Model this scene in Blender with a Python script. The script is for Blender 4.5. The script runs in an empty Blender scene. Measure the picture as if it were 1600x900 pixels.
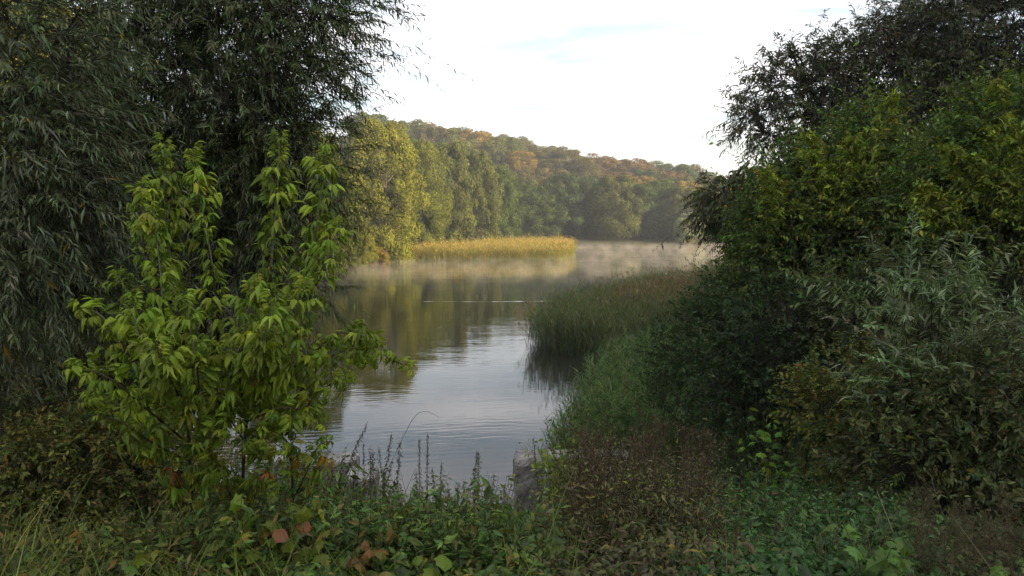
import bpy, math, random
import numpy as np
from mathutils import Matrix, Vector

R = math.radians
rng = np.random.default_rng(11)
random.seed(11)
scene = bpy.context.scene
COL = scene.collection

# ------------------------------------------------------------------ camera
CAM = np.array([0.0, 0.0, 7.0])
FPX = 1202.0                                   # focal length in photo pixels (1600 wide)
PITCH = math.atan(110 / FPX)
cam_data = bpy.data.cameras.new("camera")
cam_data.sensor_width = 36.0
cam_data.lens = FPX / 1600 * 36.0
cam_data.clip_start = 0.05
cam_data.clip_end = 3000
cam = bpy.data.objects.new("camera", cam_data)
COL.objects.link(cam)
cam.location = CAM
cam.rotation_euler = (math.pi / 2 - PITCH, 0, 0)
scene.camera = cam

# ------------------------------------------------------------------ sky, sun, exposure
SUN_EL, SUN_AZ = R(15), R(118)                  # azimuth clockwise from +Y (the view direction)
world = bpy.data.worlds.new("World")
scene.world = world
world.use_nodes = True
nt = world.node_tree
nt.nodes.clear()
N = nt.nodes.new
out = N("ShaderNodeOutputWorld"); bg = N("ShaderNodeBackground")
sky = N("ShaderNodeTexSky"); sky.sky_type = 'NISHITA'; sky.sun_disc = False
sky.sun_elevation = SUN_EL; sky.sun_rotation = SUN_AZ
sky.air_density = 1.0; sky.dust_density = 2.2; sky.ozone_density = 1.0
tc = N("ShaderNodeTexCoord"); sep = N("ShaderNodeSeparateXYZ")
nt.links.new(tc.outputs["Generated"], sep.inputs[0])
zz = N("ShaderNodeMath"); zz.operation = 'MAXIMUM'; zz.inputs[1].default_value = 0.0
nt.links.new(sep.outputs[2], zz.inputs[0])
za = N("ShaderNodeMath"); za.operation = 'ADD'; za.inputs[1].default_value = 0.16
nt.links.new(zz.outputs[0], za.inputs[0])
dv = N("ShaderNodeVectorMath"); dv.operation = 'DIVIDE'
cz = N("ShaderNodeCombineXYZ")
for i in range(3): nt.links.new(za.outputs[0], cz.inputs[i])
nt.links.new(tc.outputs["Generated"], dv.inputs[0]); nt.links.new(cz.outputs[0], dv.inputs[1])
mp = N("ShaderNodeMapping"); mp.inputs["Scale"].default_value = (0.55, 1.5, 0.0); mp.inputs["Rotation"].default_value = (0, 0, R(18)); mp.inputs["Location"].default_value = (3.1, 0.4, 0)
nt.links.new(dv.outputs[0], mp.inputs[0])
ns = N("ShaderNodeTexNoise"); ns.inputs["Scale"].default_value = 1.6; ns.inputs["Detail"].default_value = 6; ns.inputs["Roughness"].default_value = 0.55
ns.inputs["Distortion"].default_value = 0.6
nt.links.new(mp.outputs[0], ns.inputs["Vector"])
cr = N("ShaderNodeMapRange"); cr.interpolation_type = 'SMOOTHSTEP'
cr.inputs[1].default_value = 0.36; cr.inputs[2].default_value = 0.68; cr.inputs[3].default_value = 0.12; cr.inputs[4].default_value = 0.95
nt.links.new(ns.outputs[0], cr.inputs[0])
mx = N("ShaderNodeMix"); mx.data_type = 'RGBA'
mx.inputs[7].default_value = (7.3, 7.0, 7.1, 1)    # thin bright cloud, in the sky texture's own units
nt.links.new(cr.outputs[0], mx.inputs[0]); nt.links.new(sky.outputs[0], mx.inputs[6])
nt.links.new(mx.outputs[2], bg.inputs[0])
bg.inputs[1].default_value = 0.05
nt.links.new(bg.outputs[0], out.inputs[0])

sun_data = bpy.data.lights.new("sun", 'SUN')
sun_data.energy = 4.2
sun_data.angle = R(0.6)
sun_data.color = (1.0, 0.80, 0.54)
sun = bpy.data.objects.new("sun", sun_data)
COL.objects.link(sun)
sdir = Vector((math.sin(SUN_AZ) * math.cos(SUN_EL), math.cos(SUN_AZ) * math.cos(SUN_EL), math.sin(SUN_EL)))
sun.rotation_euler = sdir.to_track_quat('Z', 'Y').to_euler()

scene.view_settings.view_transform = 'Standard'
scene.view_settings.look = 'None'
scene.view_settings.gamma = 1
scene.view_settings.exposure = 2.5

cy = scene.cycles
cy.use_denoising = True
cy.max_bounces = 8; cy.diffuse_bounces = 5; cy.glossy_bounces = 3; cy.transmission_bounces = 4
cy.volume_bounces = 0; cy.transparent_max_bounces = 8
cy.volume_step_rate = 1.0; cy.volume_max_steps = 128
cy.sample_clamp_indirect = 8

# ------------------------------------------------------------------ helpers
def unit(a):
    return a / np.maximum(np.linalg.norm(a, axis=-1, keepdims=True), 1e-9)

def P(u, v, Y):
    """World point seen at photo pixel (u, v) at distance Y ahead."""
    a = (450 - v) / FPX
    cp, sp = math.cos(PITCH), math.sin(PITCH)
    k = Y / (cp + a * sp)
    return np.array([(u - 800) / FPX * k, Y, CAM[2] + k * (a * cp - sp)])

def pix(p):
    p = np.atleast_2d(p) - CAM
    cp, sp = math.cos(PITCH), math.sin(PITCH)
    f = p[:, 1] * cp - p[:, 2] * sp
    w = p[:, 1] * sp + p[:, 2] * cp
    f = np.where(np.abs(f) < 1e-3, 1e-3, f)
    return 800 + FPX * p[:, 0] / f, 450 - FPX * w / f, f

def sstep(a, b, x):
    t = np.clip((x - a) / (b - a), 0, 1)
    return t * t * (3 - 2 * t)

def wob(x, y, s=1.0, k=0.0):
    """Cheap smooth 2D noise in -1..1."""
    x = x * s; y = y * s
    return (np.sin(1.7 * x + 0.6 * y + k) + np.sin(-0.9 * x + 1.9 * y + 2.1 * k + 1.3)
            + np.sin(3.1 * x - 2.3 * y + 0.7 * k + 4.0) * 0.6 + np.sin(2.2 * x + 3.7 * y + 5 + k) * 0.5) / 3.1

class MB:
    def __init__(s): s.v = []; s.f = []; s.c = []; s.n = 0
    def add(s, V, F, C):
        V = np.asarray(V, float).reshape(-1, 3); F = np.asarray(F, int).reshape(-1, 3)
        C = np.broadcast_to(np.asarray(C, float), V.shape)
        s.v.append(V); s.f.append(F + s.n); s.c.append(C); s.n += len(V)
    def mesh(s, name, mat, origin=None, smooth=False):
        V = np.concatenate(s.v); F = np.concatenate(s.f); C = np.concatenate(s.c)
        if origin is not None: V = V - np.asarray(origin)
        me = bpy.data.meshes.new(name)
        me.vertices.add(len(V)); me.vertices.foreach_set("co", V.astype(np.float32).ravel())
        me.loops.add(F.size); me.loops.foreach_set("vertex_index", F.astype(np.int32).ravel())
        me.polygons.add(len(F))
        me.polygons.foreach_set("loop_start", np.arange(0, F.size, 3, dtype=np.int32))
        me.polygons.foreach_set("loop_total", np.full(len(F), 3, dtype=np.int32))
        me.polygons.foreach_set("use_smooth", np.full(len(F), bool(smooth)))
        at = me.attributes.new("col", 'FLOAT_COLOR', 'POINT')
        at.data.foreach_set("color", np.concatenate([C, np.ones((len(C), 1))], 1).astype(np.float32).ravel())
        me.materials.append(mat)
        me.update(calc_edges=True)
        return me
    def build(s, name, mat, parent=None, smooth=False, kind=None):
        if not s.v: return None
        org = np.array(parent.location) if parent is not None else None
        o = bpy.data.objects.new(name, s.mesh(name, mat, org, smooth))
        COL.objects.link(o)
        if parent is not None: o.parent = parent
        if kind: o["kind"] = kind
        return o

def thing(name, label, cat, loc, group=None):
    o = bpy.data.objects.new(name, None); COL.objects.link(o)
    o.location = [float(q) for q in loc]; o.empty_display_size = 0.2
    o["label"] = label; o["category"] = cat
    if group: o["group"] = group
    return o

def tag(o, label, cat, kind=None, group=None):
    o["label"] = label; o["category"] = cat
    if kind: o["kind"] = kind
    if group: o["group"] = group
    return o

# leaf templates: x across, y along, z normal --------------------------------
def T_lance():          # narrow folded leaf, 4 triangles
    V = np.array([[0, 0, 0], [-.5, .42, .03], [.5, .42, .03], [0, .45, -.03], [0, 1, -.10]])
    F = np.array([[0, 3, 1], [0, 2, 3], [1, 3, 4], [3, 2, 4]])
    return V, F
def T_dia():            # folded diamond, 2 triangles
    return np.array([[0, 0, 0], [-.5, .5, .06], [.5, .5, .06], [0, 1, -.05]]), np.array([[0, 3, 1], [0, 2, 3]])
def T_ovate():          # broad arched leaf with pointed tip, 8 triangles
    V = np.array([[0, 0, 0], [-.38, .22, .0], [0, .25, .05], [.38, .22, .0], [-.5, .5, -.02], [0, .55, .05], [.5, .5, -.02],
                  [-.26, .78, -.10], [.26, .78, -.10], [0, 1, -.22]])
    F = np.array([[0, 2, 1], [0, 3, 2], [1, 2, 5], [1, 5, 4], [2, 3, 6], [2, 6, 5], [4, 5, 7], [5, 6, 8], [5, 9, 7], [5, 8, 9]])
    return V, F
def T_big():            # large oval leaf with a toothed edge, midrib fold and drooping tip
    n = 7; t = np.linspace(0.04, .97, n); w = .5 * np.sin(np.pi * t ** .8) ** .8 * (1 + .10 * (-1.) ** np.arange(n))
    V = [[0, 0, 0]] + [[0, q, .06 * math.sin(3 * q) - .25 * q * q] for q in t] + [[0, 1.04, -.28]]
    V += [[-a, q + .03, .06 * math.sin(3 * q) - .25 * q * q - .22 * a + .03 * math.sin(14 * q)] for a, q in zip(w, t)]
    V += [[a, q + .03, .06 * math.sin(3 * q) - .25 * q * q - .22 * a + .03 * math.cos(13 * q)] for a, q in zip(w, t)]
    m = lambda i: i; l = lambda i: n + 1 + i; k = lambda i: 2 * n + 1 + i; F = []
    for i in range(1, n): F += [[m(i), m(i + 1), l(i + 1)], [m(i), l(i + 1), l(i)], [m(i), k(i), k(i + 1)], [m(i), k(i + 1), m(i + 1)]]
    F += [[0, 1, l(1)], [0, k(1), 1], [n, n + 1, l(n)], [n, k(n), n + 1]]
    return np.array(V), np.array(F)
def T_lobed():          # maple-like lobed leaf
    pts = [(0, .0), (.18, .08), (.50, .02), (.40, .22), (.60, .42), (.36, .44), (.30, .58), (.12, .66), (0, 1.0)]
    V = [[0, .38, .05], [0, 0, 0]]
    for x, y in pts[1:-1]: V.append([x, y, -.34 * (abs(x) + max(0, y - .4)) + .05 * math.sin(9 * y)])
    V.append([0, 1, -.2])
    for x, y in reversed(pts[1:-1]): V.append([-x, y, -.34 * (abs(x) + max(0, y - .4)) + .05 * math.sin(9 * y)])
    n = len(V)
    F = [[0, i, i + 1] for i in range(1, n - 1)] + [[0, n - 1, 1]]
    return np.array(V), np.array(F)
def T_blade(bend=.35):  # long grass blade bending over
    V = []; K = 4
    for i in range(K):
        t = i / K; w = .5 * (1 - t ** 2)
        V += [[-w, t, -bend * t * t], [w, t, -bend * t * t]]
    V.append([0, 1, -bend])
    F = []
    for i in range(K - 1):
        a = 2 * i; F += [[a, a + 1, a + 3], [a, a + 3, a + 2]]
    F.append([2 * K - 2, 2 * K - 1, 2 * K])
    return np.array(V), np.array(F)
LANCE, DIA, OVATE, LOBED, BLADE = T_lance(), T_dia(), T_ovate(), T_lobed(), T_blade()
BLADE2 = T_blade(.6)

def frame(axis, nrm):
    A = unit(axis); Nn = unit(nrm - A * (nrm * A).sum(-1, keepdims=True)); X = np.cross(A, Nn)
    return X, A, Nn

def emit(mb, tpl, pos, axis, nrm, L, W, col):
    V, F = tpl
    X, A, Nn = frame(axis, nrm)
    L = np.broadcast_to(L, (len(pos),)); W = np.broadcast_to(W, (len(pos),))
    w = (pos[:, None] + V[None, :, 0, None] * (W[:, None] * X)[:, None] + V[None, :, 1, None] * (L[:, None] * A)[:, None]
         + V[None, :, 2, None] * (L[:, None] * Nn)[:, None])
    f = F[None] + (np.arange(len(pos)) * len(V))[:, None, None]
    mb.add(w, f, np.repeat(np.broadcast_to(col, (len(pos), 3)), len(V), 0))

def tubes(mb, Pts, Rad, col, sides=3):
    """N polylines (N,K,3) with radii (N,K)."""
    Pts = np.asarray(Pts, float); Rad = np.asarray(Rad, float)
    if Pts.ndim == 2: Pts = Pts[None]; Rad = Rad[None]
    n, K, _ = Pts.shape
    Tn = unit(np.gradient(Pts, axis=1))
    ref = np.where(np.abs(Tn[..., 2:3]) > .9, np.array([1., 0, 0]), np.array([0, 0, 1.]))
    X = unit(np.cross(Tn, ref)); Yv = np.cross(Tn, X)
    a = np.arange(sides) * 2 * np.pi / sides
    ring = Pts[:, :, None] + Rad[:, :, None, None] * (np.cos(a)[:, None] * X[:, :, None] + np.sin(a)[:, None] * Yv[:, :, None])
    idx = np.arange(n * K * sides).reshape(n, K, sides)
    p, q = idx[:, :-1], idx[:, 1:]
    pr, qr = np.roll(p, -1, 2), np.roll(q, -1, 2)
    F = np.concatenate([np.stack([p, pr, qr], -1).reshape(-1, 3), np.stack([p, qr, q], -1).reshape(-1, 3)])
    c = np.asarray(col, float)
    if c.ndim == 2: c = np.repeat(c, K * sides, 0)
    mb.add(ring.reshape(-1, 3), F, c)

def palette(n, cols, jit=.22):
    """cols: list of (r, g, b, weight)."""
    a = np.array(cols, float); w = a[:, 3] / a[:, 3].sum()
    c = a[rng.choice(len(a), n, p=w), :3] * 1.5
    mean = c.mean(1, keepdims=True); c = np.maximum(mean + (c - mean) * 1.2, .006)
    return c * np.exp(np.clip(rng.normal(0, jit, (n, 1)), -1, .8)) * np.exp(rng.normal(0, jit * .3, (n, 3)))

def sph(n):
    return unit(rng.normal(size=(n, 3)))

def spline(pts, k):
    """Resample a polyline smoothly (Catmull-Rom) to k points."""
    p = np.asarray(pts, float)
    if len(p) == 2: return p[0] + (p[1] - p[0]) * np.linspace(0, 1, k)[:, None]
    q = np.vstack([2 * p[0] - p[1], p, 2 * p[-1] - p[-2]])
    t = np.linspace(0, len(p) - 1 - 1e-6, k); i = t.astype(int); f = (t - i)[:, None]
    a, b, c, d = q[i], q[i + 1], q[i + 2], q[i + 3]
    return .5 * (2 * b + (c - a) * f + (2 * a - 5 * b + 4 * c - d) * f ** 2 + (3 * b - a - 3 * c + d) * f ** 3)

class LeafSet:
    """Leaves gathered as arrays; the ones that show largest become part objects, the rest one stuff part."""
    def __init__(s): s.a = []
    def add(s, pos, axis, nrm, L, W, col):
        n = len(pos)
        s.a.append((pos, axis, nrm, np.broadcast_to(L, (n,)), np.broadcast_to(W, (n,)), np.broadcast_to(col, (n, 3))))
    def finish(s, parent, tpl, mat, parts=0, partname="leaf", cell=9, mesh_tpls=None, name="foliage"):
        pos, ax, nr, L, W, c = (np.concatenate([q[i] for q in s.a]) for i in range(6))
        pick = np.zeros(len(pos), bool)
        if parts:
            u, v, f = pix(pos + ax * L[:, None] * .5)
            inn = np.where((u > 2) & (u < 1598) & (v > 2) & (v < 898) & (f > .3))[0]
            key = (u[inn] // cell).astype(int) * 1000 + (v[inn] // cell).astype(int)
            o = np.lexsort((f[inn], key)); first = np.ones(len(o), bool); first[1:] = key[o][1:] != key[o][:-1]
            cand = inn[o[first]]
            score = L[cand] / f[cand]
            cand = cand[np.argsort(-score)][:parts]
            pick[cand] = True
            mb0 = MB(); V, F = tpl; mb0.add(V, F, np.ones(3)); me = mb0.mesh(partname, mat)
            X, A, Nn = frame(ax[pick], nr[pick]); org = np.array(parent.location)
            for p, x, a, n_, l, w, cc in zip(pos[pick] - org, X, A, Nn, L[pick], W[pick], c[pick]):
                ob = bpy.data.objects.new(partname, me); COL.objects.link(ob); ob.parent = parent
                ob.matrix_basis = Matrix(((x[0] * w, a[0] * l, n_[0] * l, p[0]), (x[1] * w, a[1] * l, n_[1] * l, p[1]),
                                          (x[2] * w, a[2] * l, n_[2] * l, p[2]), (0, 0, 0, 1)))
                ob.color = (*[float(q) for q in cc], 1)
        r = ~pick
        if r.any():
            mb = MB(); emit(mb, tpl, pos[r], ax[r], nr[r], L[r], W[r], c[r])
            mb.build(name, mat, parent, kind="stuff" if parts else None)

def shoots(ls, stem_mb, base, dirn, length, nleaf, leafL, ratio, pal, jit=.25, droop=.5, angle=.9, hang=.35, stemcol=(.05, .04, .025), rad=.0025, t0=.1, K=5):
    """Leafy shoots: curved twigs with leaves set alternately along them."""
    n = len(base); d = unit(dirn)
    length = np.broadcast_to(length, (n,))
    def at(t):
        return base[:, None] + length[:, None, None] * (d[:, None] * t[..., None] + np.array([0, 0, -1.]) * (droop * t * t)[..., None] * .6)
    ts = np.broadcast_to(np.linspace(0, 1, K), (n, K))
    if stem_mb is not None:
        tubes(stem_mb, at(ts), np.broadcast_to(rad * np.linspace(1, .35, K), (n, K)), stemcol)
    t = t0 + (1 - t0) * (np.arange(nleaf) + rng.random((n, nleaf)) * .8) / nleaf
    p = at(t)
    tan = unit(d[:, None] + np.array([0, 0, -1.]) * (droop * 2 * t)[..., None] * .6)
    side = unit(np.cross(tan, rng.normal(size=(n, 1, 3)) * .7 + np.array([0, 0, 1.])))
    side = side * np.where(np.arange(nleaf) % 2 == 0, 1, -1)[None, :, None] + rng.normal(0, .45, (n, nleaf, 3))
    ax = unit(tan * math.cos(angle) + unit(side) * math.sin(angle) + np.array([0, 0, -hang]) + rng.normal(0, .15, (n, nleaf, 3)))
    nr = np.array([0, 0, 1.]) + rng.normal(0, .55, (n, nleaf, 3))
    taper = np.where(t > .85, .65, 1.0)
    L = leafL * np.clip(np.exp(rng.normal(0, .28, (n, nleaf)) + rng.normal(0, .12, (n, 1))), .5, 1.6) * taper
    m = n * nleaf
    c = palette(m, pal, jit)
    c = c * np.repeat(np.exp(rng.normal(0, .24, (n, 1))) * (1 + rng.normal(0, .08, (n, 3))), nleaf, 0)
    ls.add(p.reshape(-1, 3), ax.reshape(-1, 3), nr.reshape(-1, 3), L.ravel(), (L * ratio).ravel(), c)

def in_ells(ells, n, shell=.35):
    """Points in a union of ellipsoids, (centre, radii) each, and outward normals."""
    vol = np.array([r[0] * r[1] * r[2] for _, r in ells]); k = rng.choice(len(ells), n, p=vol / vol.sum())
    d = sph(n); rr = (shell ** 3 + (1 - shell ** 3) * rng.random(n)) ** (1 / 3)
    C = np.array([c for c, _ in ells])[k]; Rr = np.array([r for _, r in ells])[k]
    s3 = 2.6 / Rr.mean(1) ** .5
    nz = wob(C[:, 0] + d[:, 0] * Rr[:, 0], C[:, 2] + d[:, 2] * Rr[:, 2], s3, 1.0) * .6 + wob(d[:, 1] * Rr[:, 1] + C[:, 0], C[:, 2] + d[:, 2] * Rr[:, 2], s3 * 2.1, 4.0) * .4
    rr = rr * (1 + .42 * nz)
    gap = nz < rng.uniform(-1.1, -.15, n); rr[gap] *= rng.uniform(.35, .75, gap.sum())
    return C + d * Rr * rr[:, None], unit(d / Rr)

def limbs(mb, base, tops, crown_pts, nl, r0, col, sides=6, wig=.12):
    """Trunks from base to tops, and limbs from them out to crown points; returns sample points on the wood."""
    S = []
    for tpt in tops:
        b = np.array(base) + rng.normal(0, .03, 3) * [1, 1, 0]; tpt = np.array(tpt)
        H = np.linalg.norm(tpt - b)
        mid = [b + (tpt - b) * f + rng.normal(0, wig * H * .3, 3) * [1, 1, .2] for f in (.35, .7)]
        pl = spline([b, *mid, tpt], 10)
        tubes(mb, pl, r0 * np.linspace(1, .25, 10), col, sides)
        S.append(pl[2:])
    S = np.concatenate(S)
    if nl:
        tip = crown_pts[rng.choice(len(crown_pts), nl, replace=False)]
        lines = []; rad = []
        for t in tip:
            d = np.linalg.norm(S - t, axis=1) + 1.5 * np.maximum(0, S[:, 2] - t[2] + .1)
            s = S[np.argmin(d + rng.random(len(d)) * .3 * d.min())]
            m = (s + t) / 2 + rng.normal(0, wig, 3) * np.linalg.norm(t - s) + [0, 0, .1 * np.linalg.norm(t - s)]
            lines.append(spline([s, m, t], 6)); rad.append(r0 * .35 * np.linspace(1, .2, 6) * min(1.2, .5 + np.linalg.norm(t - s) / 3))
        tubes(mb, np.array(lines), np.array(rad), col, 4)
        S = np.concatenate([S, np.concatenate(lines)])
    return S

def twigs(mb, S, ends, col, r):
    """Thin twigs joining shoot bases to the nearest wood."""
    best = np.empty(len(ends), int)
    for i in range(0, len(ends), 500):
        best[i:i + 500] = np.argmin(((ends[i:i + 500, None] - S[None]) ** 2).sum(-1), 1)
    s = S[best]; m = (s + ends) / 2 + rng.normal(0, .05, s.shape) * np.linalg.norm(ends - s, axis=1, keepdims=True)
    tubes(mb, np.stack([s, m, ends], 1), np.broadcast_to(np.array([r, r * .8, r * .6]), (len(s), 3)), col)

# ------------------------------------------------------------------ materials
def new_mat(name):
    m = bpy.data.materials.new(name); m.use_nodes = True; m.node_tree.nodes.clear()
    o = m.node_tree.nodes.new("ShaderNodeOutputMaterial")
    return m, m.node_tree, o

def leaf_mat(name, trans=.35, gloss=.06, rough=.45):
    m, t, o = new_mat(name)
    at = t.nodes.new("ShaderNodeAttribute"); at.attribute_name = "col"
    oi = t.nodes.new("ShaderNodeObjectInfo")
    mul = t.nodes.new("ShaderNodeMix"); mul.data_type = 'RGBA'; mul.blend_type = 'MULTIPLY'; mul.inputs[0].default_value = 1
    t.links.new(at.outputs[0], mul.inputs[6]); t.links.new(oi.outputs["Color"], mul.inputs[7])
    d = t.nodes.new("ShaderNodeBsdfDiffuse"); tr = t.nodes.new("ShaderNodeBsdfTranslucent"); g = t.nodes.new("ShaderNodeBsdfGlossy")
    g.inputs["Roughness"].default_value = rough
    tint = t.nodes.new("ShaderNodeMix"); tint.data_type = 'RGBA'; tint.blend_type = 'MULTIPLY'; tint.inputs[0].default_value = 1
    tint.inputs[7].default_value = (1.25, 1.25, .6, 1)
    t.links.new(mul.outputs[2], tint.inputs[6])
    t.links.new(mul.outputs[2], d.inputs[0]); t.links.new(tint.outputs[2], tr.inputs[0])
    a = t.nodes.new("ShaderNodeMixShader"); a.inputs[0].default_value = trans
    t.links.new(d.outputs[0], a.inputs[1]); t.links.new(tr.outputs[0], a.inputs[2])
    b = t.nodes.new("ShaderNodeMixShader"); b.inputs[0].default_value = gloss
    t.links.new(a.outputs[0], b.inputs[1]); t.links.new(g.outputs[0], b.inputs[2])
    t.links.new(b.outputs[0], o.inputs[0])
    return m
M_leaf = leaf_mat("leaf", .3, .018, .45)
M_willow = leaf_mat("willow_leaf", .2, .035, .42)
M_far = leaf_mat("far_foliage", .15, .0, .6)
M_reed = leaf_mat("reed_blade", .3, .015, .5)

def wood_mat():
    m, t, o = new_mat("bark")
    at = t.nodes.new("ShaderNodeAttribute"); at.attribute_name = "col"
    ns = t.nodes.new("ShaderNodeTexNoise"); ns.inputs["Scale"].default_value = 30; ns.inputs["Detail"].default_value = 5
    mr = t.nodes.new("ShaderNodeMapRange"); mr.inputs[3].default_value = .55; mr.inputs[4].default_value = 1.4
    mul = t.nodes.new("ShaderNodeVectorMath"); mul.operation = 'SCALE'
    t.links.new(ns.outputs[0], mr.inputs[0]); t.links.new(at.outputs[0], mul.inputs[0]); t.links.new(mr.outputs[0], mul.inputs[3])
    b = t.nodes.new("ShaderNodeBsdfPrincipled"); b.inputs["Roughness"].default_value = .85; b.inputs["Specular IOR Level"].default_value = .15
    bp = t.nodes.new("ShaderNodeBump"); bp.inputs["Strength"].default_value = .5; bp.inputs["Distance"].default_value = .02
    t.links.new(ns.outputs[0], bp.inputs["Height"]); t.links.new(bp.outputs[0], b.inputs["Normal"])
    t.links.new(mul.outputs[0], b.inputs["Base Color"]); t.links.new(b.outputs[0], o.inputs[0])
    return m
M_wood = wood_mat()

def ground_mat():
    m, t, o = new_mat("soil")
    ns = t.nodes.new("ShaderNodeTexNoise"); ns.inputs["Scale"].default_value = 2.5; ns.inputs["Detail"].default_value = 8
    tc = t.nodes.new("ShaderNodeTexCoord"); t.links.new(tc.outputs["Object"], ns.inputs["Vector"])
    r = t.nodes.new("ShaderNodeValToRGB"); r.color_ramp.elements[0].position = .35; r.color_ramp.elements[1].position = .7
    r.color_ramp.elements[0].color = (.012, .011, .007, 1); r.color_ramp.elements[1].color = (.035, .040, .016, 1)
    t.links.new(ns.outputs[0], r.inputs[0])
    b = t.nodes.new("ShaderNodeBsdfPrincipled"); b.inputs["Roughness"].default_value = .95; b.inputs["Specular IOR Level"].default_value = .1
    bp = t.nodes.new("ShaderNodeBump"); bp.inputs["Strength"].default_value = .8; bp.inputs["Distance"].default_value = .1
    t.links.new(ns.outputs[0], bp.inputs["Height"]); t.links.new(bp.outputs[0], b.inputs["Normal"])
    t.links.new(r.outputs[0], b.inputs["Base Color"]); t.links.new(b.outputs[0], o.inputs[0])
    return m
M_soil = ground_mat()

def water_mat():
    m, t, o = new_mat("pond_water")
    tc = t.nodes.new("ShaderNodeTexCoord")
    def noise(sc, rot, scale, det):
        mp = t.nodes.new("ShaderNodeMapping"); mp.inputs["Scale"].default_value = sc; mp.inputs["Rotation"].default_value = (0, 0, rot)
        t.links.new(tc.outputs["Object"], mp.inputs[0])
        n = t.nodes.new("ShaderNodeTexNoise"); n.inputs["Scale"].default_value = scale; n.inputs["Detail"].default_value = det
        t.links.new(mp.outputs[0], n.inputs["Vector"]); return n
    a = noise((.5, 1.6, 1), R(-12), 2.2, 3); b2 = noise((.35, 1.2, 1), R(8), .55, 2)
    wv = t.nodes.new("ShaderNodeTexWave"); wv.wave_type = 'BANDS'; wv.bands_direction = 'Y'
    wv.inputs["Scale"].default_value = .85; wv.inputs["Distortion"].default_value = 3.5; wv.inputs["Detail"].default_value = 2; wv.inputs["Detail Scale"].default_value = .6
    mp = t.nodes.new("ShaderNodeMapping"); mp.inputs["Rotation"].default_value = (0, 0, R(-14)); t.links.new(tc.outputs["Object"], mp.inputs[0]); t.links.new(mp.outputs[0], wv.inputs["Vector"])
    # calm and ruffled patches
    pt = noise((.05, .16, 1), R(-5), 1.0, 2)
    pr = t.nodes.new("ShaderNodeMapRange"); pr.inputs[1].default_value = .4; pr.inputs[2].default_value = .65; pr.inputs[3].default_value = .25; pr.inputs[4].default_value = 1.0
    t.links.new(pt.outputs[0], pr.inputs[0])
    s1 = t.nodes.new("ShaderNodeMath"); s1.operation = 'MULTIPLY_ADD'; s1.inputs[1].default_value = 2.0
    t.links.new(b2.outputs[0], s1.inputs[0]); t.links.new(a.outputs[0], s1.inputs[2])
    s2 = t.nodes.new("ShaderNodeMath"); s2.operation = 'MULTIPLY_ADD'; s2.inputs[1].default_value = .13
    t.links.new(wv.outputs[1], s2.inputs[0]); t.links.new(s1.outputs[0], s2.inputs[2])
    s3 = t.nodes.new("ShaderNodeMath"); s3.operation = 'MULTIPLY'
    t.links.new(s2.outputs[0], s3.inputs[0]); t.links.new(pr.outputs[0], s3.inputs[1])
    bp = t.nodes.new("ShaderNodeBump"); bp.inputs["Strength"].default_value = 1.0; bp.inputs["Distance"].default_value = .007
    t.links.new(s3.outputs[0], bp.inputs["Height"])
    b = t.nodes.new("ShaderNodeBsdfPrincipled")
    b.inputs["Base Color"].default_value = (.016, .017, .010, 1); b.inputs["Roughness"].default_value = .035; b.inputs["IOR"].default_value = 1.333
    t.links.new(bp.outputs[0], b.inputs["Normal"]); t.links.new(b.outputs[0], o.inputs[0])
    return m
M_water = water_mat()

def concrete_mat():
    m, t, o = new_mat("concrete")
    tc = t.nodes.new("ShaderNodeTexCoord")
    n1 = t.nodes.new("ShaderNodeTexNoise"); n1.inputs["Scale"].default_value = 3; n1.inputs["Detail"].default_value = 7; n1.inputs["Roughness"].default_value = .65
    n2 = t.nodes.new("ShaderNodeTexNoise"); n2.inputs["Scale"].default_value = 55; n2.inputs["Detail"].default_value = 4
    for n in (n1, n2): t.links.new(tc.outputs["Object"], n.inputs["Vector"])
    ad = t.nodes.new("ShaderNodeMath"); ad.operation = 'MULTIPLY_ADD'; ad.inputs[1].default_value = .5; t.links.new(n2.outputs[0], ad.inputs[0]); t.links.new(n1.outputs[0], ad.inputs[2])
    r = t.nodes.new("ShaderNodeValToRGB"); e = r.color_ramp.elements
    e[0].position = .5; e[0].color = (.10, .093, .08, 1); e[1].position = .95; e[1].color = (.30, .29, .27, 1)
    t.links.new(ad.outputs[0], r.inputs[0])
    b = t.nodes.new("ShaderNodeBsdfPrincipled"); b.inputs["Roughness"].default_value = .9
    bp = t.nodes.new("ShaderNodeBump"); bp.inputs["Strength"].default_value = .7; bp.inputs["Distance"].default_value = .02
    t.links.new(ad.outputs[0], bp.inputs["Height"]); t.links.new(bp.outputs[0], b.inputs["Normal"])
    t.links.new(r.outputs[0], b.inputs["Base Color"]); t.links.new(b.outputs[0], o.inputs[0])
    return m
M_conc = concrete_mat()

# ------------------------------------------------------------------ terrain and water
POND = np.array([(-10, 14.4), (3.6, 14.4), (2.2, 18), (2.4, 26), (4.8, 36), (10, 46), (15, 60), (19, 72), (30, 84), (75, 100), (88, 140), (86, 188), (70, 203), (44, 199),
                 (14, 197), (-6, 176), (-15, 146), (-24, 121), (-22, 100), (-17, 60), (-12.5, 30)], float)
def pond_sdf(x, y):
    p = np.stack([x, y], -1); d2 = np.full(x.shape, 1e18); inside = np.zeros(x.shape, bool)
    n = len(POND)
    for i in range(n):
        a, b = POND[i], POND[(i + 1) % n]; e = b - a; w = p - a
        t = np.clip((w @ e) / (e @ e), 0, 1); q = w - t[..., None] * e
        d2 = np.minimum(d2, (q ** 2).sum(-1))
        c = ((a[1] <= y) != (b[1] <= y)); xi = a[0] + (y - a[1]) / np.where(e[1] == 0, 1e-9, e[1]) * e[0]
        inside ^= c & (x < xi)
    return np.where(inside, -1, 1) * np.sqrt(d2)
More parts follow.
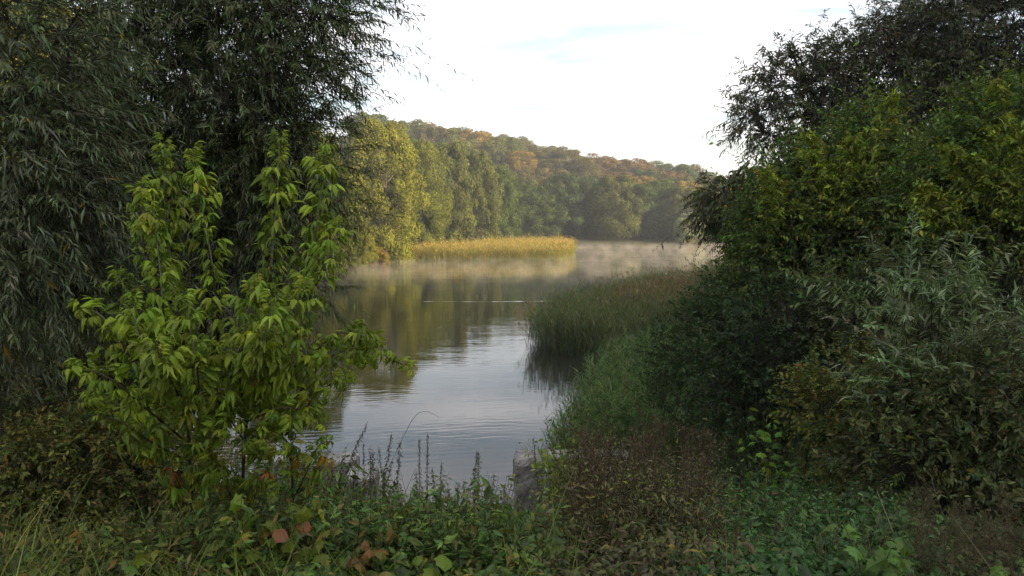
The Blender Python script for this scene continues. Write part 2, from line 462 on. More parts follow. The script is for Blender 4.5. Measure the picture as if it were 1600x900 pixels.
RU = np.array([(-200, 30), (-50, 30), (-30, 28.5), (-10, 26), (0, 24), (12, 21.5), (25, 19), (38, 16), (50, 14.5), (63, 13.5), (70, 12.5), (78, 9), (90, 6), (110, 4), (300, 4)], float)
def ground(x, y):
    x = np.asarray(x, float); y = np.asarray(y, float)
    d = pond_sdf(x, y); o = np.maximum(d, 0)
    z = .10 + .14 * np.minimum(o, 6) + .02 * np.minimum(o, 60)
    z += (np.interp(x, RU[:, 0], RU[:, 1]) - 2) * sstep(4, 105, o) * sstep(95, 190, y)
    z += 20 * sstep(8, 70, o) * sstep(-10, -30, x) * sstep(200, 120, y)
    z += 18 * sstep(13, 42, x) * sstep(68, 52, y)  # unseen right hillside, added and shaped to shade the near pond
    z += 15 * sstep(28, 62, x) * sstep(45, 22, y)  # higher rise out of view, added to keep sun off the left willow
    z += 24 * sstep(92, 118, x) * sstep(160, 178, y) * sstep(300, 220, y)  # hidden far-right spur, added to shade the feet of the far trees
    dam = np.interp(y, [-60, 3.8, 12, 14.3, 22], [5.3, 5.1, 2.4, 2.0, 0])
    dam = dam - 1.45 * sstep(5, 10, y) * sstep(-.245 * y, -.195 * y, x) * sstep(.060 * y, .040 * y, x)
    dam = dam + .08 * wob(x, y, .9)
    z = np.maximum(z, np.where(y < 22, dam, -9))
    return np.where(d < 0, np.maximum(-1.8, d * .35 - .15), z)

def axis_vals(dense0, dense1, step, far, g=1.09):
    v = list(np.arange(dense0, dense1, step)); s = step
    a = dense1
    while a < far: v.append(a); s *= g; a += s
    v.append(far); s = step; a = dense0
    lo = []
    while a > -far: s *= g; a -= s; lo.append(max(a, -far))
    return np.unique(np.array(lo + v))
gx = axis_vals(-14, 14, .5, 700, 1.05); gy = axis_vals(2, 32, .5, 700, 1.035)
GX, GY = np.meshgrid(gx, gy); GZ = ground(GX, GY)
mb = MB(); ny, nx = GX.shape; idx = np.arange(nx * ny).reshape(ny, nx)
q = np.stack([idx[:-1, :-1], idx[:-1, 1:], idx[1:, 1:], idx[1:, :-1]], -1).reshape(-1, 4)
mb.add(np.stack([GX, GY, GZ], -1), np.concatenate([q[:, [0, 1, 2]], q[:, [0, 2, 3]]]), (.03, .03, .015))
g = mb.build("ground", M_soil, smooth=True); g["kind"] = "structure"
mb = MB()
wp = [(-60, 10), (110, 10), (110, 215), (-60, 215)]
mb.add([(x, y, 0) for x, y in wp], [[0, 1, 2], [0, 2, 3]], (0, 0, 0))
w = mb.build("water", M_water); w["kind"] = "structure"

# ------------------------------------------------------------------ far woods
def crown_mesh(seed, nl, per, leaf, lobe=(.10, .17), cone=0.0):
    """A crown one unit tall and one unit wide made of leafy lobes."""
    global rng
    keep = rng; rng = np.random.default_rng(seed)
    mb = MB(); z = .05 + .89 * rng.random(nl) ** .95
    prof = np.sqrt(np.clip(1 - ((z - .45) / .56) ** 2, .04, 1)) * (1 - cone * z)
    a = rng.random(nl) * 2 * np.pi; rr = prof * .40 * np.sqrt(rng.random(nl) * .75 + .25)
    C = np.stack([np.cos(a) * rr, np.sin(a) * rr, z], -1)
    rad = rng.uniform(*lobe, nl) * (1.1 - .3 * z)
    tone = np.exp(rng.normal(0, .12, nl))
    d = sph(nl * per); d[:, 2] = d[:, 2] * .8 + .25; d = unit(d)
    k = np.repeat(np.arange(nl), per)
    pos = C[k] + d * rad[k, None] * rng.uniform(.72, 1.08, (len(k), 1)) * np.array([1, 1, .8])
    pos[:, 2] = np.clip(pos[:, 2], .01, 1.02)
    nr = unit(d + rng.normal(0, .28, d.shape)); ax = unit(np.cross(nr, sph(len(k))))
    L = leaf * rng.uniform(.6, 1.35, len(k))
    hue = 1 + rng.normal(0, .07, (len(k), 3))
    c = tone[k, None] * np.exp(rng.normal(0, .25, (len(k), 1))) * hue
    emit(mb, DIA, pos, ax, nr, L, L * .75, c)
    rng = keep
    return mb.mesh("crown", M_far)
def trunk_mesh(seed):
    r = np.random.default_rng(seed); mb = MB()
    pl = spline([[0, 0, -.05], [r.normal(0, .01), r.normal(0, .01), .3], [r.normal(0, .02), r.normal(0, .02), .85]], 7)
    tubes(mb, pl, .016 * np.linspace(1.2, .2, 7), (.045, .038, .03), 6)
    for i in range(7):
        z = r.uniform(.2, .7); a = r.uniform(0, 6.28); s = np.array([0, 0, z]); e = s + [math.cos(a) * .3, math.sin(a) * .3, .18]
        tubes(mb, spline([s, (s + e) / 2 + [0, 0, -.02], e], 4), .007 * np.linspace(1, .3, 4), (.045, .038, .03), 4)
    return mb.mesh("trunk", M_wood, smooth=True)
CROWNS = [crown_mesh(100 + i, 80, 230, .027, (.085, .16)) for i in range(6)]
CROWN_FINE = [crown_mesh(200 + i, 110, 330, .021, (.075, .15)) for i in range(3)]
CROWN_NEAR = [crown_mesh(230 + i, 120, 700, .0135, (.07, .14)) for i in range(2)]
TRUNKS = [trunk_mesh(300 + i) for i in range(3)]
def far_tree(name, label, x, y, h, w, col, group, fine=False, lift=0.0):
    z = float(ground(np.array([x]), np.array([y]))[0]) - .1
    t = thing(name, label, "tree", (x, y, z), group)
    rz = random.uniform(0, 6.28)
    for nm, me in (("trunk", random.choice(TRUNKS)), ("crown", random.choice(CROWN_NEAR if fine == 2 else CROWN_FINE if fine else CROWNS))):
        o = bpy.data.objects.new(nm, me); COL.objects.link(o); o.parent = t
        o.rotation_euler = (0, 0, rz); o.scale = (w, w, h * (1 - lift) if nm == "crown" else h)
        if nm == "crown":
            o.color = (*col, 1); o.location = (0, 0, h * lift)
    return t
ORD = "first second third fourth fifth sixth seventh eighth ninth tenth eleventh twelfth thirteenth fourteenth fifteenth sixteenth seventeenth eighteenth nineteenth twentieth".split() + ["twenty-" + q for q in "first second third fourth fifth sixth seventh eighth ninth".split()]

GREEN = (.036, .052, .013); OLIVE = (.050, .057, .015); YELL = (.082, .086, .014); YG = (.064, .073, .014)
GOLD = (.098, .072, .017); RUST = (.078, .052, .020); BROWN = (.055, .050, .018); DARK = (.028, .043, .014)
cname = {GREEN: "green", OLIVE: "olive green", YELL: "yellow", YG: "yellow-green", GOLD: "golden", RUST: "rust-orange", BROWN: "brownish", DARK: "dark green"}

# front rows along the shore: (u centre, v top, pixel width, distance, colour)
left_row = [(598, 186, 135, 124, YELL), (655, 222, 100, 148, YG), (700, 222, 90, 160, OLIVE), (742, 238, 86, 172, OLIVE), (780, 262, 74, 184, GREEN)]
names = ["tall yellow tree at the left end of the shoreline, beside the golden reeds", "yellow-green tree on the shore just right of the tall yellow one",
         "olive tree in the middle of the shoreline row behind the golden reeds", "olive green tree second from the dark gap in the shoreline row",
         "green tree at the right end of the left shoreline row, edging the dark gap"]
for (u, v, wpx, Y, c), lb in zip(left_row, names):
    p = P(u, v, Y); gz = float(ground(p[:1], p[1:2])[0])
    far_tree("shoreline_tree", lb, p[0], Y, p[2] - gz + .3, wpx / FPX * Y * 1.1, c, "trees along the far shore", fine=2 if Y < 150 else True)
right_row = [(838, 290, 74, GREEN), (880, 272, 84, DARK), (922, 284, 76, GREEN), (962, 272, 84, OLIVE), (1000, 288, 66, GREEN), (1034, 282, 74, GREEN), (1068, 292, 66, OLIVE), (1102, 300, 70, GREEN), (1142, 300, 70, OLIVE)]
for i, (u, v, wpx, c) in enumerate(right_row):
    Y = 207 + (i % 3) * 3; p = P(u, v, Y); gz = float(ground(p[:1], p[1:2])[0])
    far_tree("shoreline_tree", f"{cname[c]} misty tree, {ORD[i]} to the right of the dark gap in the far shoreline", p[0], Y, p[2] - gz + .3, wpx / FPX * Y * 1.15, c, "trees along the far shore", fine=True)
p = P(1078, 330, 201); far_tree("willow_bush", "pale grey-green round willow bush at the water's edge on the far right shore", p[0], 201, 8.0, 9.5, (.13, .15, .075), None, True)
p = P(1040, 365, 200); far_tree("shore_bush", "low yellowish bush at the foot of the pale willow bush", P(1075, 372, 199.5)[0], 199.5, 2.4, 4.0, (.14, .12, .03), None, True)
for i, (u, Y, h) in enumerate([(560, 113, 5.0), (585, 116, 4.0), (596, 119, 3.0), (545, 108, 4.5)]):
    p = P(u, 380, Y)
    far_tree("shore_bush", f"{['yellow bush overhanging the water under the tall yellow tree', 'low golden bush at the left foot of the tall yellow tree', 'small yellowish bush where the golden reeds begin', 'olive bush leftmost on the far shore beside the willow leaves'][i]}", p[0], Y, h, h * 1.25, [YELL, GOLD, YG, OLIVE][i], "bushes on the left shore", 2)
# slope rows up to the ridge
rows = [(222, 44, .10), (238, 47, .3), (256, 50, .5), (276, 52, .75), (298, 52, 1.0)]
ridge_uv = np.array([(540, 180), (600, 186), (650, 191), (700, 196), (750, 205), (800, 213), (850, 222), (900, 234), (950, 245), (1000, 252), (1050, 254), (1080, 257), (1110, 268), (1150, 285), (1220, 310)], float)
for r_, (Y, step, f) in enumerate(rows):
    u = 570 + (r_ % 2) * 20; i = 0
    while u < 1190:
        uu = u + random.uniform(-8, 8); x = (uu - 800) / FPX * Y
        gz = float(ground(np.array([x]), np.array([Y]))[0])
        if r_ == 4:
            vt = np.interp(uu, ridge_uv[:, 0], ridge_uv[:, 1]) + random.uniform(-3, 3); h = P(uu, vt, Y)[2] - gz
        else: h = random.uniform(12.5, 15)
        h = max(9, h)
        q = random.random(); warm = .16 + .42 * (1 if 830 < uu < 1020 else 0) * (1 if 1 <= r_ <= 3 else .5)
        c = random.choice([GOLD, RUST, RUST, BROWN]) if q < warm else random.choice([GREEN, OLIVE, OLIVE, BROWN, DARK])
        far_tree("forest_tree", f"{cname[c]} crown, {ORD[i]} from the left in the {['lowest', 'second', 'middle', 'fourth', 'topmost ridge'][r_]} row of the wooded hill",
                 x, Y + random.uniform(-4, 4), h, step / FPX * Y * random.uniform(1.4, 1.8), c, "trees on the wooded hill")
        u += step * random.uniform(.85, 1.1); i += 1
# left bank trees seen through the willow
for i, (x, y, h, w_, c) in enumerate([(-27, 46, 19, 13, YELL), (-36, 58, 20, 14, GOLD), (-25, 70, 15, 11, YG), (-29, 92, 16, 12, YG), (-19, 33, 10, 8, OLIVE), (-44, 44, 18, 13, YELL), (-22, 84, 17, 12, OLIVE)]):
    far_tree("bank_tree", ["bright yellow tree seen through the top of the left willow", "golden tree glowing behind the willow near the top left corner", "yellow-green tree on the left bank behind the willow's right edge",
             "farther yellow-green tree on the left bank beside the tall yellow one", "olive tree on the left bank low behind the willow", "yellow tree at the far left edge behind the willow", "olive tree closing the gap left of the tall yellow shoreline tree"][i], x, y, h, w_, c, "trees on the left bank", 2)

# ------------------------------------------------------------------ reed beds
def reed_bed(name, poly, n, H, pal_low, pal_top, lean, plume, label, cat, nleaf=4, W=.02):
    poly = np.array(poly, float); lo, hi = poly.min(0), poly.max(0)
    pts = np.empty((0, 2))
    while len(pts) < n:
        c = lo + (hi - lo) * rng.random((n * 2, 2)); ins = np.zeros(len(c), bool)
        for i in range(len(poly)):
            a, b = poly[i], poly[(i + 1) % len(poly)]
            if a[1] == b[1]: continue
            ins ^= ((a[1] <= c[:, 1]) != (b[1] <= c[:, 1])) & (c[:, 0] < a[0] + (c[:, 1] - a[1]) / (b[1] - a[1]) * (b[0] - a[0]))
        pts = np.vstack([pts, c[ins]])
    pts = pts[:n]; mb = MB()
    z = np.maximum(ground(pts[:, 0], pts[:, 1]), -.3)
    h = H * np.exp(rng.normal(0, .17, n)) * (1 + .16 * wob(pts[:, 0], pts[:, 1], .35))
    base = np.column_stack([pts, z]); ln = np.array(lean)[None] + rng.normal(0, .17, (n, 3)) * [1, 1, 0]
    top = base + np.column_stack([ln[:, 0] * h, ln[:, 1] * h, h])
    mid = base + (top - base) * .5 - np.column_stack([ln[:, 0] * h, ln[:, 1] * h, 0 * h]) * .15
    cl = palette(n, pal_low, .2)
    tubes(mb, np.stack([base, mid, top], 1), np.broadcast_to(np.array([.3, .25, .1]) * W, (n, 3)), cl)
    for k in range(nleaf):
        t = rng.uniform(.25, .95, n)[:, None]; p = base + (top - base) * t
        a = rng.random(n) * 6.28; out_ = np.column_stack([np.cos(a), np.sin(a), 0 * a]) + np.array(lean) * 3
        ax = unit(out_ * .55 + [0, 0, .9]); L = H * .28 * rng.uniform(.6, 1.3, n)
        emit(mb, BLADE2, p, ax, np.array([0, 0, 1.]) - out_ * .3, L, W * rng.uniform(.7, 1.4, n), palette(n, pal_low if k % 2 else pal_top, .25))
    if plume:
        sel = rng.random(n) < plume; m = sel.sum()
        emit(mb, LANCE, top[sel] - [0, 0, .05], unit(ln[sel] * 2.5 + [0, 0, .8]), sph(m), H * .13 * rng.uniform(.7, 1.3, m), H * .035, palette(m, pal_top, .25))
    o = mb.build(name, M_reed)
    tag(o, label, cat, "stuff"); return o
reed_bed("reeds", [(-23.5, 126), (-10, 124), (8.6, 126), (11.5, 140), (13.3, 172), (10, 183), (-4, 172), (-14, 146)], 15000, 2.25,
         [(.085, .088, .025, 2), (.11, .09, .030, 2), (.055, .072, .018, 2)], [(.165, .120, .045, 3), (.135, .103, .036, 2), (.09, .09, .032, 1)], (.03, .02, 0), .9,
         "golden sunlit reed bed in the middle distance below the trees", "reed bed", 3, .05)
reed_bed("reeds", [(.7, 41.5), (2.6, 38.6), (5.2, 37.2), (8, 42), (14, 52), (19, 64), (20, 71), (13, 68), (8.5, 60), (4.5, 52), (1.6, 45)], 9500, 2.2,
         [(.050, .072, .026, 3), (.068, .085, .035, 2), (.04, .058, .022, 2)], [(.085, .09, .045, 3), (.09, .082, .05, 2), (.06, .085, .03, 2)], (-.10, -.02, 0), .5,
         "dark green reed bed jutting from the right bank into the pond", "reed bed", 5, .024)
# brown patch of reeds on the island's far right side
reed_bed("reeds", [(5.5, 44), (10, 46), (15, 56), (14, 60), (8.5, 52)], 2600, 2.3, [(.09, .065, .035, 2), (.07, .06, .03, 1)], [(.12, .08, .05, 1), (.10, .075, .045, 1)], (-.12, -.02, 0), .9,
         "brownish plumed reeds in the middle of the dark green reed bed", "reed bed", 4, .022)
# reeds and rank grass on the near right shore
reed_bed("reeds", [(1.0, 18.5), (2.0, 16.3), (4.6, 15.3), (6.5, 18), (7.5, 26), (9, 36), (5.5, 36.5), (3.0, 29), (1.6, 24)], 4200, 1.25,
         [(.045, .085, .025, 3), (.035, .065, .02, 2), (.06, .09, .03, 1)], [(.062, .092, .034, 3), (.09, .082, .052, 1.6)], (-.12, -.05, 0), .22,
         "fresh green reeds and rank grass along the near right shore", "reeds", 7, .030)

# ------------------------------------------------------------------ concrete sluice walls
def block(name, u0, u1, y0, y1, ztop, label, cat, rnd=.05, wear=.02, zb=-.6, slope=0.0, yu=None):
    """A worn concrete block between photo columns u0 and u1 (at distance yu): rounded plan, rounded chipped top."""
    yu = yu or y0; x0, x1 = (u0 - 800) / FPX * yu * 1.03, (u1 - 800) / FPX * yu * 1.03
    def ring(ins, z):
        pts = []; a, b_ = x0 + ins, x1 - ins; c, d = y0 + ins, y1 - ins; q = .04; ns = max(4, int((b_ - a) / .07)); ms = max(4, int((d - c) / .07))
        for t in np.linspace(0, 1, ns, endpoint=False): pts.append((a + q + (b_ - a - 2 * q) * t, c))
        for t in np.linspace(0, 1, ms, endpoint=False): pts.append((b_, c + q + (d - c - 2 * q) * t))
        for t in np.linspace(0, 1, ns, endpoint=False): pts.append((b_ - q - (b_ - a - 2 * q) * t, d))
        for t in np.linspace(0, 1, ms, endpoint=False): pts.append((a, d - q - (d - c - 2 * q) * t))
        p = np.array(pts); return np.column_stack([p, z + slope * (p[:, 0] - x0) + 0 * p[:, 0]])
    ins0 = min(x1 - x0, y1 - y0) * .30
    N0 = ring(0, 0); cnt = len(N0); zs = list(np.arange(zb, ztop - rnd, .07)) + [ztop - rnd]
    rings = [N0 + [0, 0, z] for z in zs]
    for th in np.linspace(.25, 1, 5) * math.pi / 2:
        k = rnd * (1 - math.cos(th)); f = np.array([(x0 + x1) / 2, (y0 + y1) / 2, 0]); half = np.array([(x1 - x0) / 2, (y1 - y0) / 2, 1e9])
        p = N0.copy(); p[:, :2] = f[:2] + (p[:, :2] - f[:2]) * (1 - k / half[:2]); p[:, 2] += ztop - rnd + rnd * math.sin(th); rings.append(p)
    last = rings[-1]; f = last.mean(0)
    for k in (.6, .25): rings.append(f + (last - f) * [k, k, 1] + [0, 0, .006])
    V = np.concatenate(rings + [rings[-1].mean(0)[None]])
    V += wear * np.column_stack([wob(V[:, 2] * 5 + V[:, 1] * 7, V[:, 0] * 6, 1.3), wob(V[:, 0] * 6, V[:, 2] * 6, 1.1, 3), wob(V[:, 0] * 8, V[:, 1] * 8, 1.2, 5) * .8]) + rng.normal(0, wear * .18, V.shape)
    m = len(rings); F = []
    for i in range(m - 1):
        for j in range(cnt):
            a_, b_, c_, d_ = i * cnt + j, i * cnt + (j + 1) % cnt, (i + 1) * cnt + (j + 1) % cnt, (i + 1) * cnt + j; F += [[a_, b_, c_], [a_, c_, d_]]
    F += [[(m - 1) * cnt + j, (m - 1) * cnt + (j + 1) % cnt, m * cnt] for j in range(cnt)]
    mb = MB(); mb.add(V, F, (.3, .3, .3)); o = mb.build(name, M_conc); return tag(o, label, cat)
zt = float(P(700, 716, 13.2)[2])
block("concrete_wall", 395, 556, 13.0, 13.55, zt, "flat-topped grey concrete wall half hidden behind the left saplings", "wall", .03, .012)
block("concrete_pier", 536, 583, 12.2, 12.94, zt - .02, "pale concrete pier end behind dry nettle stalks, left of the open water", "pier", .05, .02)
block("concrete_pier", 803, 849, 12.6, 13.2, float(P(825, 711, 12.8)[2]), "weathered grey concrete pier with rounded top standing alone beside the water gap", "pier", .13, .028)
block("concrete_wall", 858, 990, 13.35, 13.85, zt - .03, "low concrete ledge right of the rounded pier, overgrown by brown weeds", "wall", .03, .02)

# pale sheet painted as the bright line of a wake on the water
mb = MB(); xs = np.linspace(P(662, 471, 64)[0], P(862, 471, 64)[0], 60); yc = 63.9 + .15 * np.sin(xs * .7) + .2 * (xs - xs[0]) / 10
wd = .11 * np.clip(wob(xs, xs * 0, 1.9) + .25, 0, 1) + .006
wd *= np.where(xs > P(740, 471, 64)[0], 2.2, .8)
V = np.concatenate([np.stack([xs, yc - wd, 0 * xs + .004], -1), np.stack([xs, yc + wd, 0 * xs + .004], -1)])
F = [[i, i + 1, 60 + i + 1] for i in range(59)] + [[i, 61 + i, 60 + i] for i in range(59)]
mb.add(V, F, (.62, .62, .58)); tag(mb.build("wake_streak", M_wood), "painted bright line of a wake lying across the calm water", "ripple", "stuff")

# ------------------------------------------------------------------ left willow
def E(u, v, Y, ru, rv, ry):
    return (P(u, v, Y), np.array([ru * Y / FPX, ry, rv * Y / FPX]))
def gz1(x, y): return float(ground(np.array([x]), np.array([y]))[0])
def base_at(u, Y):
    x = P(u, 700, Y)[0]; return np.array([x, Y, gz1(x, Y) - .05])
BARK = (.032, .027, .021)

def leafy_tree(name, label, cat, bu, bY, ells, nsh, nleaf, leafL, ratio, pal, tops, nl, r0, slen, droop, angle, hang, dirfn, parts=0, tpl=LANCE, mat=None, shell=.3, group=None, twig=.004, jit=.22):
    b = base_at(bu, bY); t = thing(name, label, cat, b, group)
    pts, nrm = in_ells(ells, nsh, shell)
    wood = MB(); S = limbs(wood, b, tops, pts, nl, r0, BARK)
    d = dirfn(pts, nrm); ln = slen * rng.uniform(.6, 1.3, len(pts))
    long = rng.random(len(pts)) < .05; ln[long] *= rng.uniform(1.6, 2.6, long.sum()); d[long] = unit(d[long] + [0, 0, .5])
    twigs(wood, S, pts, BARK, twig)
    ls = LeafSet()
    shoots(ls, wood, pts, d, ln, nleaf, leafL, ratio, pal, jit, droop, angle, hang, BARK, twig * .6)
    wood.build("trunk", M_wood, t)
    ls.finish(t, tpl, mat or M_leaf, parts, name="crown")
    return t

WIL = [(.060, .075, .040, 4), (.045, .062, .028, 3), (.085, .10, .065, 1.3), (.035, .045, .02, 2), (.13, .09, .02, .12)]
WILD = [(.042, .062, .023, 3), (.056, .080, .028, 2), (.062, .060, .026, 1), (.032, .042, .018, 1.5), (.08, .095, .05, .6)]
def d_out(up=.25, jit=.5, wind=(0, 0, 0)):
    return lambda p, n: unit(n * .8 + rng.normal(0, jit, p.shape) + np.array([0, 0, up]) + np.array(wind))
leafy_tree("willow_tree", "large dark grey-green willow filling the upper left, its branches reaching over the pond", "tree", 250, 7.6,
    [E(395, 60, 7.2, 165, 150, 1.0), E(330, -60, 7.4, 230, 120, 1.0), E(300, 160, 7.4, 190, 160, 1.0), E(260, 190, 7.9, 160, 130, .5), E(435, 200, 7.0, 110, 110, .8), E(490, 10, 7.0, 75, 110, .6), E(425, 330, 7.0, 100, 110, .7),
     E(200, 320, 7.4, 190, 160, .9), E(330, 420, 7.6, 180, 130, .8), E(515, 320, 6.9, 40, 40, .4), E(510, 245, 6.9, 40, 35, .4), E(100, 70, 7.0, 120, 130, .8), E(90, 500, 7.2, 170, 90, .8)],
    7200, 18, .072, .17, WILD + WIL[:2], [P(240, 120, 7.4), P(285, -60, 7.4), P(390, 120, 7.3), P(330, 200, 7.6), P(430, -40, 7.1), P(150, 100, 7.2)], 70, .042, .42, .5, .75, .45,
    d_out(.15, .45, (.15, 0, 0)), 300, LANCE, M_willow)
leafy_tree("willow_tree", "nearer pale grey-green willow sprays hanging in along the left edge", "tree", -40, 4.9,
    [E(40, 230, 4.8, 120, 120, .5), E(60, 380, 4.7, 110, 110, .5), E(20, 80, 5.0, 130, 110, .5), E(110, 300, 4.9, 70, 70, .4), E(40, 470, 4.8, 90, 50, .4)],
    1050, 18, .076, .16, WIL, [P(-60, 100, 5.0), P(20, 200, 5.0), P(-30, 330, 4.9)], 26, .013, .40, .5, .65, .35,
    d_out(-.05, .35, (.55, -.2, 0)), 300, LANCE, M_willow)

# ------------------------------------------------------------------ ash-leaved maple saplings (bright green)
def compound_mesh(seed, droop=1.0, nlf=5):
    """One compound leaf one unit long: stalk and drooping leaflets."""
    r = np.random.default_rng(seed); mb = MB()
    t = np.linspace(0, .62, 4); stalk = np.stack([0 * t, t, .16 * np.sin(t * 2.2) - .10 * t * t], -1)
    tubes(mb, stalk, .008 * np.linspace(1, .6, 4), (1.1, .9, .8), 3)
    V = np.array([[0, 0, 0], [-.42, .30, .02], [0, .32, .12], [.42, .30, .02], [-.36, .66, -.12], [0, .66, .0], [.36, .66, -.12], [0, 1.0, -.38]])
    F = np.array([[0, 2, 1], [0, 3, 2], [1, 2, 5], [1, 5, 4], [2, 3, 6], [2, 6, 5], [4, 5, 7], [5, 6, 7]])
    spots = [(.60, 0), (.52, 1), (.50, -1), (.34, 1), (.35, -1), (.18, 1), (.17, -1)][:nlf]
    for s, sd in spots:
        p = np.array([0, s, .16 * math.sin(s * 2.2) - .10 * s * s])
        a = unit(np.array([sd * r.uniform(.75, 1.0), r.uniform(.35, .6) if sd else 1.0, -droop * r.uniform(.15, 1.35)]))
        L = r.uniform(.42, .56); n = unit(np.array([sd * .35, .25, 1.0]) + r.normal(0, .2, 3))
        V2 = V * [1, 1, r.uniform(.3, 2.2)]; V2[:, 0] += r.normal(0, .10) * V2[:, 1] ** 2
        emit(mb, (V2, F), p[None], a[None], n[None], np.array([L]), np.array([L * r.uniform(.36, .50)]), np.exp(r.normal(0, .10)) * np.ones((1, 3)))
    return mb.mesh("leaf", M_leaf, smooth=False), (np.concatenate(mb.v), np.concatenate(mb.f), np.concatenate(mb.c))
COMP = [compound_mesh(400 + i, [.7, 1.0, 1.3, 1.1][i % 4], 5 if i % 3 else 7) for i in range(8)]

def put_leaf(parent, me, p, ax, nr, L, col, name="leaf"):
    X, A, Nn = frame(np.asarray(ax)[None], np.asarray(nr)[None]); X, A, Nn = X[0] * L, A[0] * L, Nn[0] * L
    q = np.asarray(p) - np.array(parent.location)
    o = bpy.data.objects.new(name, me); COL.objects.link(o); o.parent = parent
    o.matrix_basis = Matrix(((X[0], A[0], Nn[0], q[0]), (X[1], A[1], Nn[1], q[1]), (X[2], A[2], Nn[2], q[2]), (0, 0, 0, 1)))
    o.color = (*[float(k) for k in col], 1)
    return o

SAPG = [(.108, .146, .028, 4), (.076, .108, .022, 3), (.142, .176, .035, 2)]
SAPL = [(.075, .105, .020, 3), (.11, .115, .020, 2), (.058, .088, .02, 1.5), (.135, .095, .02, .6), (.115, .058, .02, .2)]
def sapling(label, base, stems, leafsize, node=.041):
    """stems: lists of (u, v, Y) points; leaves in opposite pairs, each pair turned on the last."""
    t = thing("maple_sapling", label, "sapling", base, None); wood = MB(); cnt = 0; todo = []
    for st, r0, bare in stems:
        pts = np.array([P(*q) if isinstance(q, tuple) else q for q in st]); pl = spline(pts, 14)
        seg = np.linalg.norm(np.diff(pl, axis=0), axis=1); cum = np.concatenate([[0], np.cumsum(seg)]); Ln = cum[-1]
        z = pl[:, 2]
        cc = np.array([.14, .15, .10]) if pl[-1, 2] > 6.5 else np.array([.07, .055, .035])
        rr_ = r0 * np.linspace(1, .35, 14)
        tubes(wood, pl[:8], rr_[:8], (.055, .042, .028), 6); tubes(wood, pl[7:], rr_[7:], cc, 6)
        k = 0; s = bare * Ln; 
        while s < Ln + .01:
            f = s / Ln; p = np.array([np.interp(s, cum, pl[:, i]) for i in range(3)])
            tan = unit((pl[-1] - pl[-4]) if f > .8 else (pl[min(13, int(f * 13) + 2)] - pl[int(f * 13)]))
            a0 = k * math.pi / 2 + rng.normal(0, .35); young = f > .93
            ref = unit(np.cross(tan, [0, 1, .1])); bi = np.cross(tan, ref)
            for h in (0, math.pi):
                sd = ref * math.cos(a0 + h) + bi * math.sin(a0 + h)
                ax = unit(sd * 1.0 + tan * (.25 if not young else 1.0) + np.array([0, 0, .12]) + rng.normal(0, .16, 3))
                nr = unit(np.array([0, 0, 1.]) + rng.normal(0, .22, 3) + .3 * tan)
                L = leafsize * rng.uniform(.65, 1.3) * (.52 if young else (.86 - .04 * f))
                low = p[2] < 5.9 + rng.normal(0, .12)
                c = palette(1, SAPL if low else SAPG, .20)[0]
                if low and rng.random() < .12: continue
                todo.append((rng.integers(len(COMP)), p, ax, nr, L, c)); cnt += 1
            s += node * rng.uniform(.8, 1.2) * (.5 if f > .85 else 1); k += 1
    wood.build("stem", M_wood, t, smooth=True)
    todo.sort(key=lambda q: q[1][1]); mb = MB()
    for i, (k, p, ax, nr, L, c) in enumerate(todo):
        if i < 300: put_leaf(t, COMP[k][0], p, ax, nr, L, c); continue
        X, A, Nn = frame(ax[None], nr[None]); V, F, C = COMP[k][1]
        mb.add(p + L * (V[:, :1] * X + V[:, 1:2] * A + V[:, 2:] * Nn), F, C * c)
    mb.build("foliage", M_leaf, t, kind="stuff")
    return cnt
Y0 = 4.05
bA = base_at(296, Y0)
nA = sapling("left one of two bright green maple saplings, several drooping leafy stems", bA,
    [([bA, (293, 640, Y0), (285, 520, Y0), (270, 430, Y0), (258, 330, Y0), (257, 226, Y0)], .011, .40),
     ([(292, 640, Y0), (335, 540, Y0 - .1), (335, 440, Y0 - .1), (318, 340, Y0 - .1), (300, 240, Y0 - .05)], .007, .15),
     ([(292, 650, Y0), (262, 540, Y0 - .3), (250, 420, Y0 - .35), (238, 320, Y0 - .3)], .007, .25),
     ([(290, 660, Y0), (225, 590, Y0 - .2), (165, 500, Y0 - .25), (125, 480, Y0 - .25)], .007, .25),
     ([(291, 690, Y0), (230, 640, Y0 - .4), (170, 590, Y0 - .5), (115, 575, Y0 - .5)], .006, .3),
     ([(286, 560, Y0), (225, 500, Y0 - .15), (190, 440, Y0 - .2), (185, 430, Y0 - .2)], .006, .35),
     ([(291, 690, Y0), (310, 610, Y0 - .4), (300, 530, Y0 - .5), (290, 470, Y0 - .5)], .006, .25),
     ([(293, 700, Y0), (215, 660, Y0 + .2), (160, 620, Y0 + .2), (140, 625, Y0 + .2)], .006, .3),
     ([(293, 700, Y0), (345, 640, Y0 - .3), (355, 580, Y0 - .3), (330, 540, Y0 - .4)], .006, .3),
     ([(293, 720, Y0), (235, 690, Y0 - .2), (190, 660, Y0 - .3), (160, 650, Y0 - .3)], .005, .3),
     ([(290, 600, Y0), (250, 560, Y0 - .45), (215, 520, Y0 - .5), (210, 470, Y0 - .5)], .005, .3),
     ([(291, 640, Y0), (270, 600, Y0 - .5), (255, 570, Y0 - .6), (245, 540, Y0 - .6)], .005, .2),
     ([(294, 740, Y0), (320, 690, Y0 - .3), (345, 670, Y0 - .3), (370, 665, Y0 - .3)], .005, .3),
     ([(295, 800, Y0), (275, 745, Y0 - .2), (250, 705, Y0 - .2), (225, 690, Y0 - .2)], .004, .3),
     ([(296, 790, Y0), (310, 745, Y0 - .2), (322, 715, Y0 - .2), (318, 690, Y0 - .2)], .004, .2),
     ([(270, 450, Y0), (230, 400, Y0 - .1), (222, 340, Y0 - .1), (225, 290, Y0 - .1)], .005, .2)], .140)
bB = base_at(366, Y0 + .1)
